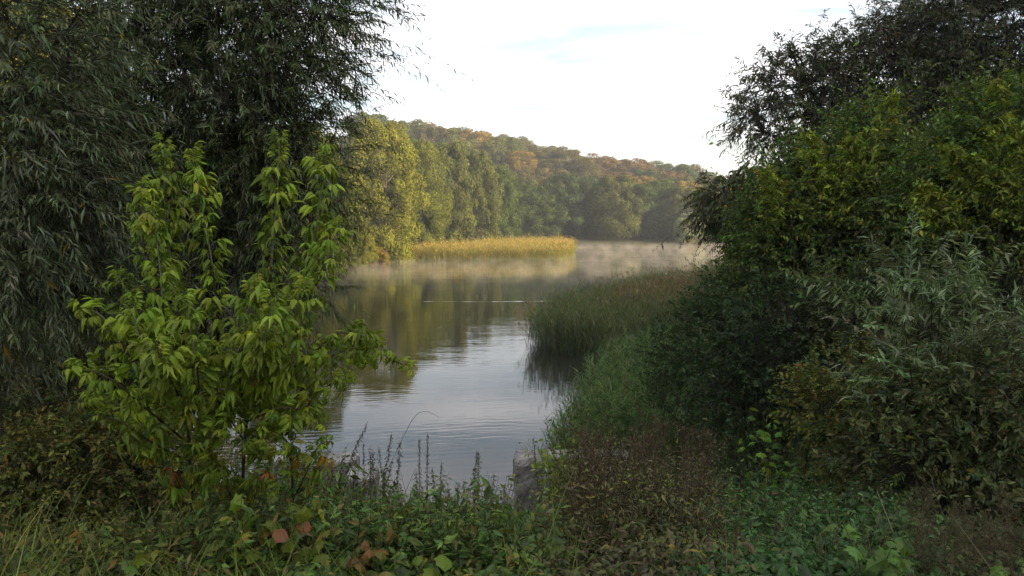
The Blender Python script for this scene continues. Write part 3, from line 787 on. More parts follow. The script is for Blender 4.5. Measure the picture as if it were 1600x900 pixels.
nB = sapling("right one of two bright green maple saplings, a low branch reaching over the water", bB,
    [([bB, (385, 650, Y0 + .1), (412, 510, Y0 + .1), (427, 380, Y0 + .1), (433, 300, Y0 + .1), (437, 214, Y0 + .1)], .011, .42),
     ([(400, 580, Y0 + .1), (455, 470, Y0), (485, 390, Y0), (502, 310, Y0), (510, 232, Y0)], .008, .3),
     ([base_at(452, Y0 + .1), (456, 720, Y0), (440, 675, Y0), (470, 610, Y0 - .1), (520, 555, Y0 - .1), (575, 545, Y0 - .1), (634, 572, Y0 - .1)], .008, .42),
     ([(385, 640, Y0 + .1), (430, 560, Y0 - .2), (460, 500, Y0 - .3), (478, 440, Y0 - .3)], .007, .25),
     ([(383, 660, Y0 + .1), (420, 600, Y0 - .3), (440, 550, Y0 - .4), (470, 520, Y0 - .4)], .006, .3),
     ([(383, 660, Y0 + .1), (375, 580, Y0 - .35), (385, 500, Y0 - .4), (400, 440, Y0 - .4)], .006, .25),
     ([(382, 690, Y0 + .1), (350, 640, Y0 - .2), (325, 600, Y0 - .2), (320, 590, Y0 - .2)], .006, .4),
     ([(446, 680, Y0), (470, 650, Y0 - .2), (500, 610, Y0 - .2), (545, 590, Y0 - .2)], .006, .35),
     ([(395, 610, Y0 + .1), (410, 560, Y0 - .5), (420, 510, Y0 - .55), (425, 470, Y0 - .55)], .005, .2),
     ([(384, 660, Y0 + .1), (430, 640, Y0 - .3), (470, 640, Y0 - .3), (500, 660, Y0 - .3)], .005, .3),
     ([(380, 700, Y0 + .1), (400, 680, Y0 - .3), (425, 690, Y0 - .3), (440, 700, Y0 - .3)], .005, .3),
     ([(366, 800, Y0 + .1), (395, 760, Y0 - .2), (418, 735, Y0 - .2), (438, 730, Y0 - .2)], .004, .2),
     ([(366, 790, Y0 + .1), (350, 750, Y0 - .2), (338, 725, Y0 - .2), (330, 730, Y0 - .2)], .004, .2),
     ([(453, 790, Y0 + .1), (478, 740, Y0 - .1), (495, 700, Y0 - .1), (510, 690, Y0 - .1)], .004, .25),
     ([(455, 470, Y0), (490, 450, Y0 - .1), (515, 400, Y0 - .1), (530, 350, Y0 - .1)], .005, .3),
     ([(390, 620, Y0 + .1), (480, 560, Y0 - .3), (530, 520, Y0 - .3), (580, 540, Y0 - .3)], .006, .35)], .140)
print("sapling leaves", nA, nB)

# ------------------------------------------------------------------ right side trees and shrubs
DKT = [(.038, .038, .022, 3), (.028, .034, .016, 3), (.055, .042, .024, 1), (.042, .055, .022, 1.8)]
leafy_tree("willow_tree", "tall dark tree silhouetted against the white sky at the upper right", "tree", 1440, 18.5,
    [E(1255, 160, 17, 95, 85, 1.4), E(1215, 120, 17, 45, 45, .8), E(1275, 85, 17, 35, 35, .6), E(1190, 190, 17, 45, 50, .8), E(1390, 130, 17.5, 120, 90, 1.8), E(1370, 90, 17.5, 70, 40, 1), E(1450, 50, 17.5, 100, 60, 1.5), E(1560, 30, 18, 130, 110, 2.0), E(1500, 190, 18, 160, 120, 1.8), E(1330, 230, 17, 90, 60, 1.0)],
    4300, 22, .12, .22, DKT, [P(1260, 130, 17), P(1400, 80, 17.5), P(1540, 20, 18), P(1480, 160, 18), P(1320, 190, 17)], 110, .14, .62, .45, .8, .5, d_out(.15, .5), 0, DIA, M_willow, .25, None, .010)
leafy_tree("willow_tree", "small dark drooping tree poking out over the pond left of the green thicket", "tree", 1230, 15.5,
    [E(1140, 310, 14.5, 48, 42, .6), E(1120, 335, 14.5, 35, 28, .4), E(1180, 300, 14.5, 45, 38, .6), E(1165, 350, 14.5, 40, 30, .5)],
    480, 18, .10, .26, DKT, [P(1150, 310, 14.5), P(1190, 290, 14.5)], 24, .05, .35, .7, .8, .6, d_out(-.1, .5, (-.3, 0, 0)), 0, DIA, M_willow, .2, None, .006)
BXR = [(.058, .086, .024, 4), (.044, .070, .020, 3), (.08, .102, .027, 1.3), (.038, .058, .018, 1.5), (.16, .11, .02, .12)]
leafy_tree("maple_tree", "mid-green bushy maple with pointed shoots below the dark tree on the right", "tree", 1330, 12.2,
    [E(1280, 340, 12, 105, 95, 1.1), E(1330, 270, 12, 55, 65, .8), E(1235, 400, 11.8, 80, 95, .9), E(1250, 300, 12, 70, 55, .7), E(1370, 220, 12, 38, 60, .5), E(1385, 175, 12, 14, 26, .2), E(1410, 350, 12.3, 100, 105, 1.1), E(1200, 325, 11.8, 38, 30, .4)],
    5600, 14, .078, .40, BXR, [P(1370, 200, 12), P(1290, 300, 12), P(1220, 380, 12), P(1400, 300, 12)], 60, .07, .5, .25, .9, .6, d_out(.35, .4), 0, DIA, None, .3, None, .006)
leafy_tree("maple_tree", "mid-green maple with feathery upright shoots at the far right edge", "tree", 1560, 10.2,
    [E(1560, 260, 10, 70, 110, .8), E(1545, 180, 10, 30, 55, .4), E(1500, 300, 10, 80, 70, .8), E(1470, 250, 10, 45, 20, .3), E(1590, 360, 9.5, 90, 90, .8), E(1510, 165, 10, 18, 15, .2), E(1460, 340, 10, 70, 60, .6)],
    3200, 14, .074, .38, BXR, [P(1545, 160, 10), P(1500, 260, 10), P(1580, 250, 10)], 40, .05, .45, .25, .85, .55, d_out(.45, .4), 0, DIA, None, .3, None, .005)
SHD = [(.030, .050, .020, 3), (.022, .038, .015, 3), (.045, .065, .025, 1.5), (.05, .055, .03, .6)]
def d_up(p, n): return unit(n + rng.normal(0, .45, p.shape) + [0, -.1, .5])
shrubs = [
    ("dark green thicket bulging towards the water above the near reeds", 1180, 12.5, [E(1170, 480, 12, 80, 75, .9), E(1120, 520, 11.6, 70, 55, .8), E(1060, 560, 12.2, 60, 45, .7)], 620, .055, .5, SHD, 0),
    ("deep dark shrub in the hollow under the green maple", 1230, 10, [E(1220, 560, 9.8, 90, 110, .9), E(1160, 610, 9.8, 80, 80, .8), E(1290, 620, 9.5, 80, 80, .8)], 760, .055, .5, [(.018, .03, .014, 3), (.028, .042, .018, 2)], 0),
    ("dark green leafy thicket behind the silvery willow shrub", 1420, 9, [E(1400, 490, 8.8, 120, 100, .8), E(1520, 520, 8.6, 120, 110, .8), E(1330, 480, 9.2, 80, 80, .7), E(1580, 440, 9, 80, 80, .7)], 700, .055, .42, [(.03, .045, .018, 3), (.045, .06, .022, 2), (.06, .065, .028, .7)], 0),
    ("dark bushes closing the bank right of the near green reeds", 1140, 15, [E(1110, 600, 14, 80, 70, 1.2), E(1200, 560, 15, 90, 90, 1.2), E(1040, 640, 13.5, 50, 45, .8)], 520, .06, .45, SHD, 0),
    ("bright green bush at the water's edge right of the near reeds", 1010, 19, [E(1010, 600, 18, 40, 32, .8), E(1060, 585, 18, 50, 40, .9)], 150, .075, .3, [(.05, .085, .028, 3), (.07, .105, .035, 1.5)], 0),
    ("green bush overhanging the water low beside the concrete ledge", 960, 16, [E(950, 655, 15.6, 48, 34, .6), E(1000, 670, 15.4, 50, 34, .6)], 150, .075, .28, [(.05, .085, .03, 3), (.065, .095, .035, 1.5), (.08, .08, .04, .5)], 0),
    ("low shrub with sparse yellowish leaves at the edge of the dark hollow", 1300, 7, [E(1300, 640, 6.8, 65, 55, .5), E(1340, 600, 6.8, 60, 40, .5), E(1350, 690, 6.6, 70, 60, .5)], 260, .042, .55, [(.07, .075, .022, 3), (.11, .10, .03, 1), (.04, .055, .02, 2)], 0),
    ("olive brown bush at the lower right edge under the silvery willow shrub", 1500, 6, [E(1500, 690, 5.8, 110, 70, .6), E(1560, 640, 5.8, 90, 80, .6), E(1430, 740, 5.6, 110, 70, .5), E(1560, 760, 5.4, 90, 70, .5), E(1430, 640, 6.0, 80, 50, .5)], 700, .055, .38, [(.045, .055, .022, 3), (.06, .06, .025, 2), (.075, .06, .03, .3), (.03, .042, .02, 2)], 120),
    ("dark small-leaved shrub under the willow at the left edge", 60, 6.2, [E(60, 600, 6.0, 120, 70, .6), E(180, 560, 6.2, 100, 60, .5), E(30, 700, 5.6, 90, 60, .5), E(240, 640, 6.2, 100, 70, .5)], 620, .045, .36, [(.05, .06, .026, 3), (.07, .065, .03, 1.2), (.10, .105, .045, .8), (.03, .04, .016, 2)], 0),
    ("olive and brown tangle of leaves low on the left bank", 150, 5.2, [E(120, 720, 5.1, 140, 60, .5), E(20, 770, 4.8, 90, 60, .4), E(240, 740, 5.2, 90, 55, .4)], 560, .040, .42, [(.075, .09, .028, 3), (.10, .08, .03, 1.2), (.14, .13, .045, .8), (.04, .05, .02, 1.5)], 0),
]
for lb, bu, bY, el, n_, lf, rt, pal, prt in shrubs:
    leafy_tree("shrub", lb, "shrub", bu, bY, el, int(n_ * 2), 16, lf, rt, pal, [e[0] for e in el], 24, .018, .30, .4, .9, .3, d_up, prt, DIA if not prt else LANCE, None, .25, None, .003)

def spires(name, label, cat, spec, leaf, ratio, pal):
    """Long upright leafy leaders: (base px, tip px, distance)."""
    for lb, (u0, v0), (u1, v1), Y in spec:
        p0, p1 = P(u0, v0, Y), P(u1, v1, Y); b_ = np.array([p0[0], Y, gz1(p0[0], Y) - .05])
        t_ = thing(name, lb, cat, b_); wd = MB(); l_ = LeafSet(); pl = spline([b_, p0, p1], 14)
        tubes(wd, pl, np.linspace(.014, .003, 14), (.06, .055, .03), 5)
        f = rng.uniform(.0, 1, 80) ** .8; q = p0 + (p1 - p0) * f[:, None]; a_ = rng.random(80) * 6.28
        shoots(l_, wd, q, np.column_stack([np.cos(a_), np.sin(a_), .5 + .5 * f]), .52 * (1.12 - f) * rng.uniform(.7, 1.2, 80) + .06, 12, leaf, ratio, pal, .2, .4, .9, .5, (.05, .045, .025), .003)
        wd.build("stem", M_wood, t_); l_.finish(t_, LANCE, M_leaf, 0, name="foliage")
spires("maple_sapling", "", "sapling", [
    ("feathery green spire of maple in front of the dark tree, tallest of the middle group", (1345, 330), (1392, 150), 10.8),
    ("green spire of maple just left of the tallest middle one", (1300, 360), (1335, 215), 10.8),
    ("upright green spire of maple near the right edge with a bright leader", (1560, 380), (1560, 130), 8.8),
    ("leaning green spire of maple pointing left, below the dark tree at the right", (1560, 330), (1478, 232), 8.9),
    ("short green maple leader leaning over the water side of the middle group", (1240, 380), (1195, 265), 10.9),
    ("thin green maple leader left of the middle spires", (1290, 350), (1262, 210), 11.0),
    ("green maple leader between the middle group and the right edge group", (1440, 380), (1462, 225), 10.2),
    ("low green maple leader right of the middle group, under the leaning spire", (1480, 380), (1440, 290), 8.9),
    ("green maple leader at the far right border of the picture", (1600, 420), (1600, 200), 8.6)], .075, .36, [(.10, .125, .024, 4), (.075, .10, .022, 3), (.13, .145, .03, 1.5)])

# silvery willow shrub: long wands with leaves along them
b = base_at(1480, 6.4); t = thing("willow_shrub", "silvery willow shrub with long leafy wands pointing left and up, right side", "shrub", b)
SIL = [(.085, .115, .058, 3), (.065, .095, .045, 3), (.14, .16, .105, 1.0), (.045, .068, .03, 1.5)]
wood = MB(); ls = LeafSet()
wands = [((1440, 560), (1213, 384)), ((1450, 480), (1250, 420)), ((1450, 600), (1250, 548)), ((1480, 640), (1320, 600)), ((1420, 470), (1428, 300)), ((1440, 450), (1490, 330)), ((1400, 480), (1350, 330)),
         ((1470, 440), (1545, 330)), ((1420, 560), (1275, 470)), ((1400, 600), (1290, 570)), ((1440, 520), (1350, 390)), ((1520, 480), (1590, 350)), ((1530, 560), (1600, 450)), ((1500, 560), (1450, 400)),
         ((1500, 620), (1400, 610)), ((1520, 520), (1510, 360)), ((1560, 600), (1610, 520)), ((1480, 520), (1395, 440)), ((1450, 620), (1340, 520)), ((1560, 640), (1480, 560)), ((1420, 640), (1470, 600)), ((1540, 480), (1470, 380)), ((1570, 540), (1530, 420))]
allw = [(s, e, 6.2 + rng.normal(0, .35), 5.7 + rng.normal(0, .3)) for s, e in wands]
for _ in range(95):
    s = np.array([rng.uniform(1380, 1620), rng.uniform(440, 690)]); a = rng.uniform(-2.9, -.5); l = rng.uniform(50, 140)
    allw.append((s, s + l * np.array([math.cos(a), math.sin(a) * .8]), 6.3 + rng.normal(0, .4), 6.0 + rng.normal(0, .4)))
for s, e, ya, yb in allw:
    p0 = P(*s, ya); p1 = P(*e, yb); ln = np.linalg.norm(p1 - p0)
    k = int(ln / .022) + 4
    shoots(ls, wood, p0[None], (p1 - p0 + [0, 0, .1 * ln])[None], ln * 1.03, k, .082, .20, SIL, .2, .28, .85, .12, (.09, .10, .06), .004, .08)
    stem = spline([b + rng.normal(0, .1, 3) * [1, 1, 0], (b + p0) / 2 + [0, .1, .1], p0], 6); tubes(wood, stem, np.linspace(.006, .003, 6), (.03, .026, .018), 4) if rng.random() < .35 else None
wood.build("stem", M_wood, t); ls.finish(t, LANCE, M_willow, 300, cell=10, name="foliage")

# ------------------------------------------------------------------ ground cover
def cover(name, label, ubox, ybox, n, leaf, ratio, pal, hmean, hvar, tpl=OVATE, clump=1.0, mat=None, up=.6, ufade=110):
    Yv = 1 / rng.uniform(1 / ybox[1], 1 / ybox[0], n); u = rng.uniform(ubox[0] - ufade, ubox[1] + ufade, n)
    keep = rng.random(n) < np.minimum(1, np.minimum(u - ubox[0] + ufade, ubox[1] + ufade - u) / (2 * ufade) + .02)
    Yv, u = Yv[keep], u[keep]; x = (u - 800) / FPX * Yv * 1.03; n = len(x)
    nz = wob(x, Yv, 1.6 * clump, 2.0) * .6 + wob(x, Yv, 4.5 * clump, 5.0) * .4
    top = np.maximum(.03, hmean + hvar * nz) * np.clip(Yv / 6.5, .5, 1.2)
    f = rng.random(n) ** .55
    pos = np.column_stack([x, Yv, ground(x, Yv) + top * f]) + rng.normal(0, .02, (n, 3))
    ok = pond_sdf(x, Yv) > -.25
    pos, nz, f = pos[ok], nz[ok], f[ok]; n = len(pos)
    ax = unit(np.column_stack([rng.normal(0, 1, n), rng.normal(0, 1, n) - .35, rng.normal(-.25, .35, n)]))
    nr = np.column_stack([rng.normal(0, up, n), rng.normal(-.25, up, n), np.ones(n)])
    L = leaf * np.clip(np.exp(rng.normal(0, .42, n)), .45, 1.9); mb = MB()
    c = palette(n, pal, .25) * np.exp(.22 * wob(pos[:, 0], pos[:, 1], 3.1, 8.0))[:, None]
    emit(mb, tpl, pos, ax, nr, L, L * ratio, c)
    m = n // 9
    a = pos[rng.choice(n, m)]; bs = a.copy(); bs[:, 2] = ground(a[:, 0], a[:, 1]) - .03; bs[:, :2] += rng.normal(0, .06, (m, 2))
    tubes(mb, np.stack([bs, (a + bs) / 2 + rng.normal(0, .02, a.shape), a], 1), np.broadcast_to(np.array([.0025, .002, .0015]), (m, 3)), palette(m, [(.06, .05, .03, 1), (.05, .06, .025, 1)]))
    return tag(mb.build(name, mat or M_leaf), label, "undergrowth", "stuff")
cover("undergrowth", "dark olive undergrowth of small leaves on the lower left bank", (-60, 330), (3.2, 9), 22000, .042, .55, [(.045, .06, .02, 3), (.07, .08, .025, 1.6), (.08, .068, .028, .5), (.025, .035, .014, 2)], .34, .22)
cover("undergrowth", "mixed green nettles and creepers on the bank below the left concrete wall", (330, 800), (3.2, 9), 28000, .048, .50, [(.045, .075, .022, 3), (.07, .10, .028, 2), (.09, .085, .03, .8), (.03, .045, .018, 2)], .40, .25)
cover("undergrowth", "brownish green weeds below the rounded pier", (930, 1090), (3.2, 12.6), 22000, .036, .40, [(.056, .056, .026, 3), (.068, .057, .034, 2), (.058, .072, .026, 1.6), (.035, .035, .018, 1.5), (.13, .11, .03, .3)], .42, .25)
cover("undergrowth", "fresh green low ground cover on the right of the slope", (1090, 1420), (3.2, 11), 26000, .050, .55, [(.036, .072, .026, 3), (.048, .086, .030, 2), (.028, .055, .022, 2), (.065, .08, .028, .6)], .26, .16)
cover("undergrowth", "shaded leaf litter and weeds at the lower right corner", (1420, 1660), (3.2, 8), 9000, .045, .45, [(.04, .045, .02, 2), (.055, .05, .025, 2), (.03, .05, .02, 1)], .28, .16)
cover("undergrowth", "tangled creepers on top of the low concrete ledge by the near reeds", (850, 1120), (11.5, 17), 9000, .05, .4, [(.045, .075, .025, 3), (.05, .05, .025, 1.5), (.03, .05, .018, 2)], .30, .2)

def herbs(label, ubox, ybox, n, H, leaf, ratio, pal, nleaf=12, tpl=LANCE):
    """Upright leafy herb shoots standing in the cover."""
    Yv = 1 / rng.uniform(1 / ybox[1], 1 / ybox[0], n * 2); u = rng.uniform(*ubox, n * 2); x = (u - 800) / FPX * Yv * 1.03
    k = (wob(x, Yv, 2.4, 3.0) > rng.uniform(-.9, .5, n * 2)) & (pond_sdf(x, Yv) > -.1); x, Yv = x[k][:n], Yv[k][:n]
    base = np.column_stack([x, Yv, ground(x, Yv)]); ls = LeafSet(); mb = MB()
    h = H * np.clip(np.exp(rng.normal(0, .42, len(x))), .4, 1.5) * np.clip(Yv / 7, .5, 1.1) * (1 + .4 * wob(x, Yv, 2.0, 7.0))
    shoots(ls, mb, base, np.column_stack([rng.normal(0, .25, len(x)), rng.normal(-.05, .25, len(x)), np.ones(len(x))]), h, nleaf, leaf, ratio, pal, .22, .2, 1.15, .35, (.05, .045, .025), .003, .25)
    for q in ls.a: emit(mb, tpl, *q)
    return tag(mb.build("undergrowth", M_leaf), label, "undergrowth", "stuff")
herbs("leafy weeds standing on the lower left bank", (-40, 330), (3.6, 8), 1300, .62, .058, .36, [(.07, .085, .028, 3), (.09, .10, .03, 1.5), (.11, .085, .035, .8), (.04, .05, .02, 1.5)])
herbs("leafy nettles and weeds massed along the bank edge at the bottom centre", (330, 790), (3.6, 8.6), 2200, .62, .065, .36, [(.05, .085, .028, 3), (.075, .105, .03, 2), (.09, .085, .035, .8), (.035, .05, .02, 1.5)])
herbs("tangled weeds in front of the concrete ledge", (905, 1100), (4, 13), 1700, .80, .045, .30, [(.062, .060, .030, 3), (.076, .062, .038, 2), (.06, .075, .025, 1.6), (.04, .04, .02, 1.5), (.12, .12, .03, .3)])
herbs("fresh green herbs in the ground cover on the right slope", (1080, 1430), (4, 12), 1500, .46, .06, .42, [(.038, .074, .026, 3), (.052, .092, .030, 2), (.03, .055, .022, 2), (.06, .06, .03, .5)])
herbs("yellow-green hop creeper over the foot of the rounded pier", (852, 905), (9.6, 11.8), 150, .8, .07, .6, [(.10, .13, .025, 3), (.08, .11, .025, 2)], 12, OVATE)
herbs("dim weeds under the bushes on the right bank", (1080, 1700), (10, 34), 2200, .9, .09, .4, [(.03, .045, .018, 3), (.045, .055, .025, 2)])

def grass(label, ubox, ybox, n, H, pal, lean=.5, W=.006):
    Yv = 1 / rng.uniform(1 / ybox[1], 1 / ybox[0], n); u = rng.uniform(*ubox, n); x = (u - 800) / FPX * Yv * 1.03
    keep = wob(x, Yv, 3.0, 1.0) > -.25; x, Yv = x[keep], Yv[keep]; n = len(x)
    pos = np.column_stack([x, Yv, ground(x, Yv)]); a = rng.random(n) * 6.28
    h = np.column_stack([np.cos(a), np.sin(a), 0 * a]); ax = unit(h * lean * rng.uniform(.3, 1.5, (n, 1)) + [0, 0, 1]); nr = -h + [0, 0, .4]
    mb = MB(); L = H * np.exp(rng.normal(0, .3, n)); sel = rng.random(n) < .5; c = palette(n, pal, .2)
    for m, tp in ((sel, BLADE), (~sel, BLADE2)): emit(mb, tp, pos[m], ax[m], nr[m], L[m], W * rng.uniform(.7, 1.4, m.sum()), c[m])
    return tag(mb.build("grass", M_reed), label, "grass", "stuff")
GR = [(.075, .10, .028, 3), (.10, .12, .034, 2), (.12, .112, .045, .7)]
grass("long green grass at the bottom left corner", (-60, 460), (3.1, 4.3), 3600, .34, GR, .8, .007)
grass("scattered grass blades among the weeds at the bottom centre", (420, 1000), (3.1, 5.5), 700, .34, GR, .6, .006)

def stalks(label, ubox, ybox, n, H, pal):
    Yv = 1 / rng.uniform(1 / ybox[1], 1 / ybox[0], n); u = rng.uniform(*ubox, n); x = (u - 800) / FPX * Yv * 1.03
    k = ~((u > 560) & (u < 880) & (Yv > 5.5)); x, Yv = x[k], Yv[k]; n = len(x)
    b_ = np.column_stack([x, Yv, ground(x, Yv)]); h = H * np.clip(np.exp(rng.normal(0, .35, n)), .5, 1.4) * np.clip(Yv / 6, .5, 1.1)
    top = b_ + np.column_stack([rng.normal(0, .3, n) * h, rng.normal(0, .3, n) * h, h]); mid = (b_ + top) / 2 + rng.normal(0, .06, (n, 3)) * h[:, None]
    mb = MB(); tubes(mb, np.stack([b_, mid, top], 1), np.broadcast_to(np.array([.0032, .0026, .0013]), (n, 3)), palette(n, pal, .3))
    return tag(mb.build("undergrowth", M_wood), label, "dry stalks", "stuff")
stalks("thin dry stalks standing among the leaves of the whole near bank", (-40, 1640), (3.6, 10), 420, .5, [(.06, .05, .033, 2), (.045, .036, .025, 2), (.08, .07, .05, .4)])

# ------------------------------------------------------------------ big-leaved plants at the bottom
mb0 = MB(); mb0.add(LOBED[0], LOBED[1], np.ones(3)); LOBE_ME = mb0.mesh("leaf", M_leaf)
mb0 = MB(); mb0.add(*T_big(), np.ones(3)); OVAL_ME = mb0.mesh("leaf", M_leaf)
def leafy_plant(name, label, u, Y, H, spread, nst, nlf, L, pal, me, droop=-.35):
    b = base_at(u, Y); t = thing(name, label, "plant", b); wood = MB()
    for s in range(nst):
        a = rng.random() * 6.28; tip = b + np.array([math.cos(a) * spread * rng.uniform(.3, 1), math.sin(a) * spread * .7, H * rng.uniform(.65, 1.1)])
        pl = spline([b, (b + tip) / 2 + [0, 0, .12 * H], tip], 7); tubes(wood, pl, np.linspace(.004, .0018, 7), (.07, .06, .03), 4)
        for k in range(nlf):
            f = .35 + .65 * (k + .5) / nlf; p = np.array([np.interp(f, np.linspace(0, 1, 7), pl[:, i]) for i in range(3)])
            aa = k * 2.4 + rng.normal(0, .4); out_ = np.array([math.cos(aa), math.sin(aa) - .3, .3])
            e = p + unit(out_) * L * .5; tubes(wood, np.array([p, (p + e) / 2 + [0, 0, .01], e]), np.array([.0016, .0013, .001]), (.10, .09, .04), 3)
            put_leaf(t, me, e, unit(out_ * [1, 1, 0] + [0, -.15, droop]), unit(np.array([0, -.45, 1]) + rng.normal(0, .45, 3)), L * rng.uniform(.55, 1.2), palette(1, pal, .28)[0])
    wood.build("stem", M_wood, t)
YGL = [(.075, .10, .020, 3), (.055, .085, .018, 2), (.10, .11, .026, 1), (.12, .075, .025, .25)]
DGL = [(.05, .085, .025, 3), (.065, .10, .03, 2)]
leafy_plant("leafy_plant", "yellow-green broad-leaved plant at the foot of the right sapling", 395, 3.7, .60, .24, 8, 5, .085, YGL, LOBE_ME)
leafy_plant("leafy_plant", "broad-leaved plant beside the pale bare stem, with one orange leaf", 455, 3.7, .58, .16, 6, 4, .09, [(.07, .095, .02, 3), (.09, .10, .022, 2), (.10, .05, .024, .4)], OVAL_ME)
leafy_plant("leafy_plant", "low dark green broad-leaved plant between the two saplings", 325, 3.6, .46, .22, 5, 4, .08, DGL, LOBE_ME)
leafy_plant("leafy_plant", "low broad-leaved plant left of the saplings near the bottom edge", 225, 3.55, .40, .25, 5, 4, .08, DGL + YGL[:1], LOBE_ME)
leafy_plant("leafy_plant", "plant with pale yellow lobed leaves near the bottom centre", 525, 3.55, .40, .20, 5, 3, .085, [(.12, .12, .035, 2), (.075, .095, .022, 2)], LOBE_ME)
leafy_plant("leafy_plant", "orange-brown fading plant at the bottom edge left of centre", 575, 3.45, .36, .16, 4, 4, .085, [(.10, .062, .022, 2), (.085, .072, .02, 2), (.07, .075, .018, 1)], LOBE_ME)
leafy_plant("leafy_plant", "small yellow-green plant right of the orange one at the bottom edge", 650, 3.5, .34, .16, 4, 3, .08, YGL, OVAL_ME)
leafy_plant("maple_seedling", "light green maple seedling with large star-shaped leaves at the lower right", 1375, 3.6, .44, .20, 9, 5, .085, [(.042, .078, .022, 3), (.055, .092, .024, 2)], LOBE_ME)
leafy_plant("leafy_plant", "sprig of bright green lobed leaves at the right edge of the bottom", 1585, 3.55, .36, .10, 3, 3, .09, [(.06, .095, .025, 1)], LOBE_ME)
leafy_plant("creeper", "bright green creeper hanging before the dark hollow on the right", 1205, 7.2, 1.15, .45, 5, 9, .085, [(.06, .11, .02, 2), (.085, .13, .025, 1)], LOBE_ME)

# ------------------------------------------------------------------ nettles against the water
def nettle(label, tip, Y, dark, lean=0.0, w=.05):
    tp = P(tip[0], tip[1], Y); x = tp[0] - lean; b = np.array([x, Y, gz1(x, Y) - .03]); H = tp[2] - b[2]
    t = thing("nettle_plant", label, "plant", b, "dry nettles standing against the water"); wood = MB(); ls = LeafSet()
    mid = b + (tp - b) * .55 + [-.15 * lean, 0, .05 * H]; pl = spline([b, mid, tp], 16); tubes(wood, pl, np.linspace(.0055, .002, 16), (.035, .025, .018) if dark else (.05, .055, .025), 4)
    wood.build("stem", M_wood, t)
    n = int(H / .05) * 2; f = np.clip(.18 + .82 * (np.arange(n) // 2) / (n / 2), 0, 1); p = np.stack([np.interp(f, np.linspace(0, 1, 16), pl[:, i]) for i in range(3)], -1)
    a = np.arange(n) * math.pi + (np.arange(n) // 2) * 1.57 + rng.normal(0, .4, n)
    o = np.stack([np.cos(a), np.sin(a), 0 * a], -1)
    L = w * (1.4 - f) * rng.uniform(.5, 1.4, n) * 2.3
    ls.add(p, unit(o + [0, 0, -.55] + rng.normal(0, .2, (n, 3))) , o * .6 + [0, 0, 1], L, L * .34, palette(n, [(.03, .025, .018, 3), (.05, .03, .02, 1)] if dark else [(.05, .075, .025, 3), (.075, .085, .03, 1), (.04, .04, .02, 1.5)], .25))
    # hanging seed clusters
    m = 4 * n; i = rng.integers(0, n, m); pp = p[i] + o[i] * rng.uniform(.004, .048, (m, 1)) * (1.3 - f[i])[:, None] + rng.normal(0, .006, (m, 3)) - [0, 0, .012]
    ls.add(pp, unit(rng.normal(0, .4, (m, 3)) - [0, 0, 1]), sph(m), .02 * rng.uniform(.6, 1.4, m), .009, palette(m, [(.03, .022, .017, 3), (.055, .035, .022, 1)] if dark else [(.045, .05, .022, 3), (.06, .045, .025, 1)], .25))
    ls.finish(t, DIA, M_leaf, 0, name="foliage")
for lb, tip, Y, dk, lean, w in [
    ("tall dark dry nettle with slim top, left of the two tallest by the curved stem", (655, 684), 10.4, 1, 0, .03), ("tall dark dry nettle standing against bright water left of centre", (668, 676), 10.6, 1, .03, .028),
    ("dark nettle leaning right, third from the concrete pier end", (625, 688), 10.2, 1, .12, .05), ("nettle with curling tip arching to the right over the water", (745, 702), 10.0, 1, .10, .05),
    ("dark nettle bowed left towards the saplings", (575, 658), 10.0, 1, .42, .035), ("dark thin nettle above the concrete pier end", (568, 690), 10.3, 1, 0, .03),
    ("drooping nettle with pale yellowish leaves, nearest the rounded pier", (748, 704), 9.4, 0, .02, .055), ("low nettle left of the rounded pier with dangling pods", (772, 738), 9.2, 0, .10, .05),
    ("bushy dark nettle over the left concrete wall", (505, 690), 9.6, 1, .12, .05), ("bushy nettle in front of the concrete pier end", (540, 706), 9.5, 1, .15, .05),
    ("nettle with arched tip leaning right above the concrete pier end", (612, 676), 9.9, 1, .25, .045), ("short green nettle in the low gap of the water", (690, 720), 9.2, 0, .05, .05),
    ("green nettle at the left side of the water gap", (600, 730), 9.0, 0, .05, .05), ("short green nettle below the tall dark pair", (650, 735), 8.9, 0, -.03, .05),
    ("reddish drooping dock stalk in front of the rounded pier", (800, 752), 9.4, 1, .30, .014), ("slim speckled stalk rising right of the rounded pier", (833, 682), 11.0, 1, -.15, .02),
    ("short green nettle at the lowest point of the water gap", (725, 748), 8.8, 0, .04, .05), ("low nettle beside the foot of the rounded pier", (790, 765), 8.8, 0, .05, .05)]:
    nettle(lb, tip, Y, dk, lean, w)
for k in range(12):
    u = 455 + 14 * k + rng.normal(0, 6)
    nettle("leafy dark nettle stem in the tangle before the left concrete wall and pier", (u, rng.uniform(690, 735)), rng.uniform(8.6, 10), k % 3 > 0, rng.normal(.06, .10), .042)
for k in range(7):
    nettle("low green nettle stem in the row along the edge of the water gap", (600 + 28 * k + rng.normal(0, 8), rng.uniform(728, 765)), rng.uniform(8.0, 8.8), 0, rng.normal(0, .06), .05)
# arching bare stalk
mb = MB(); pl = spline([P(588, 770, 9.6), P(615, 715, 9.6), P(645, 655, 9.6), P(665, 643, 9.6), P(687, 652, 9.6)], 18); pl[0, 2] = gz1(pl[0, 0], pl[0, 1])
tubes(mb, pl, np.linspace(.004, .0018, 18), (.03, .025, .02), 4); tag(mb.build("grass_stalk", M_wood), "single thin bare stalk arching over the water", "stalk")

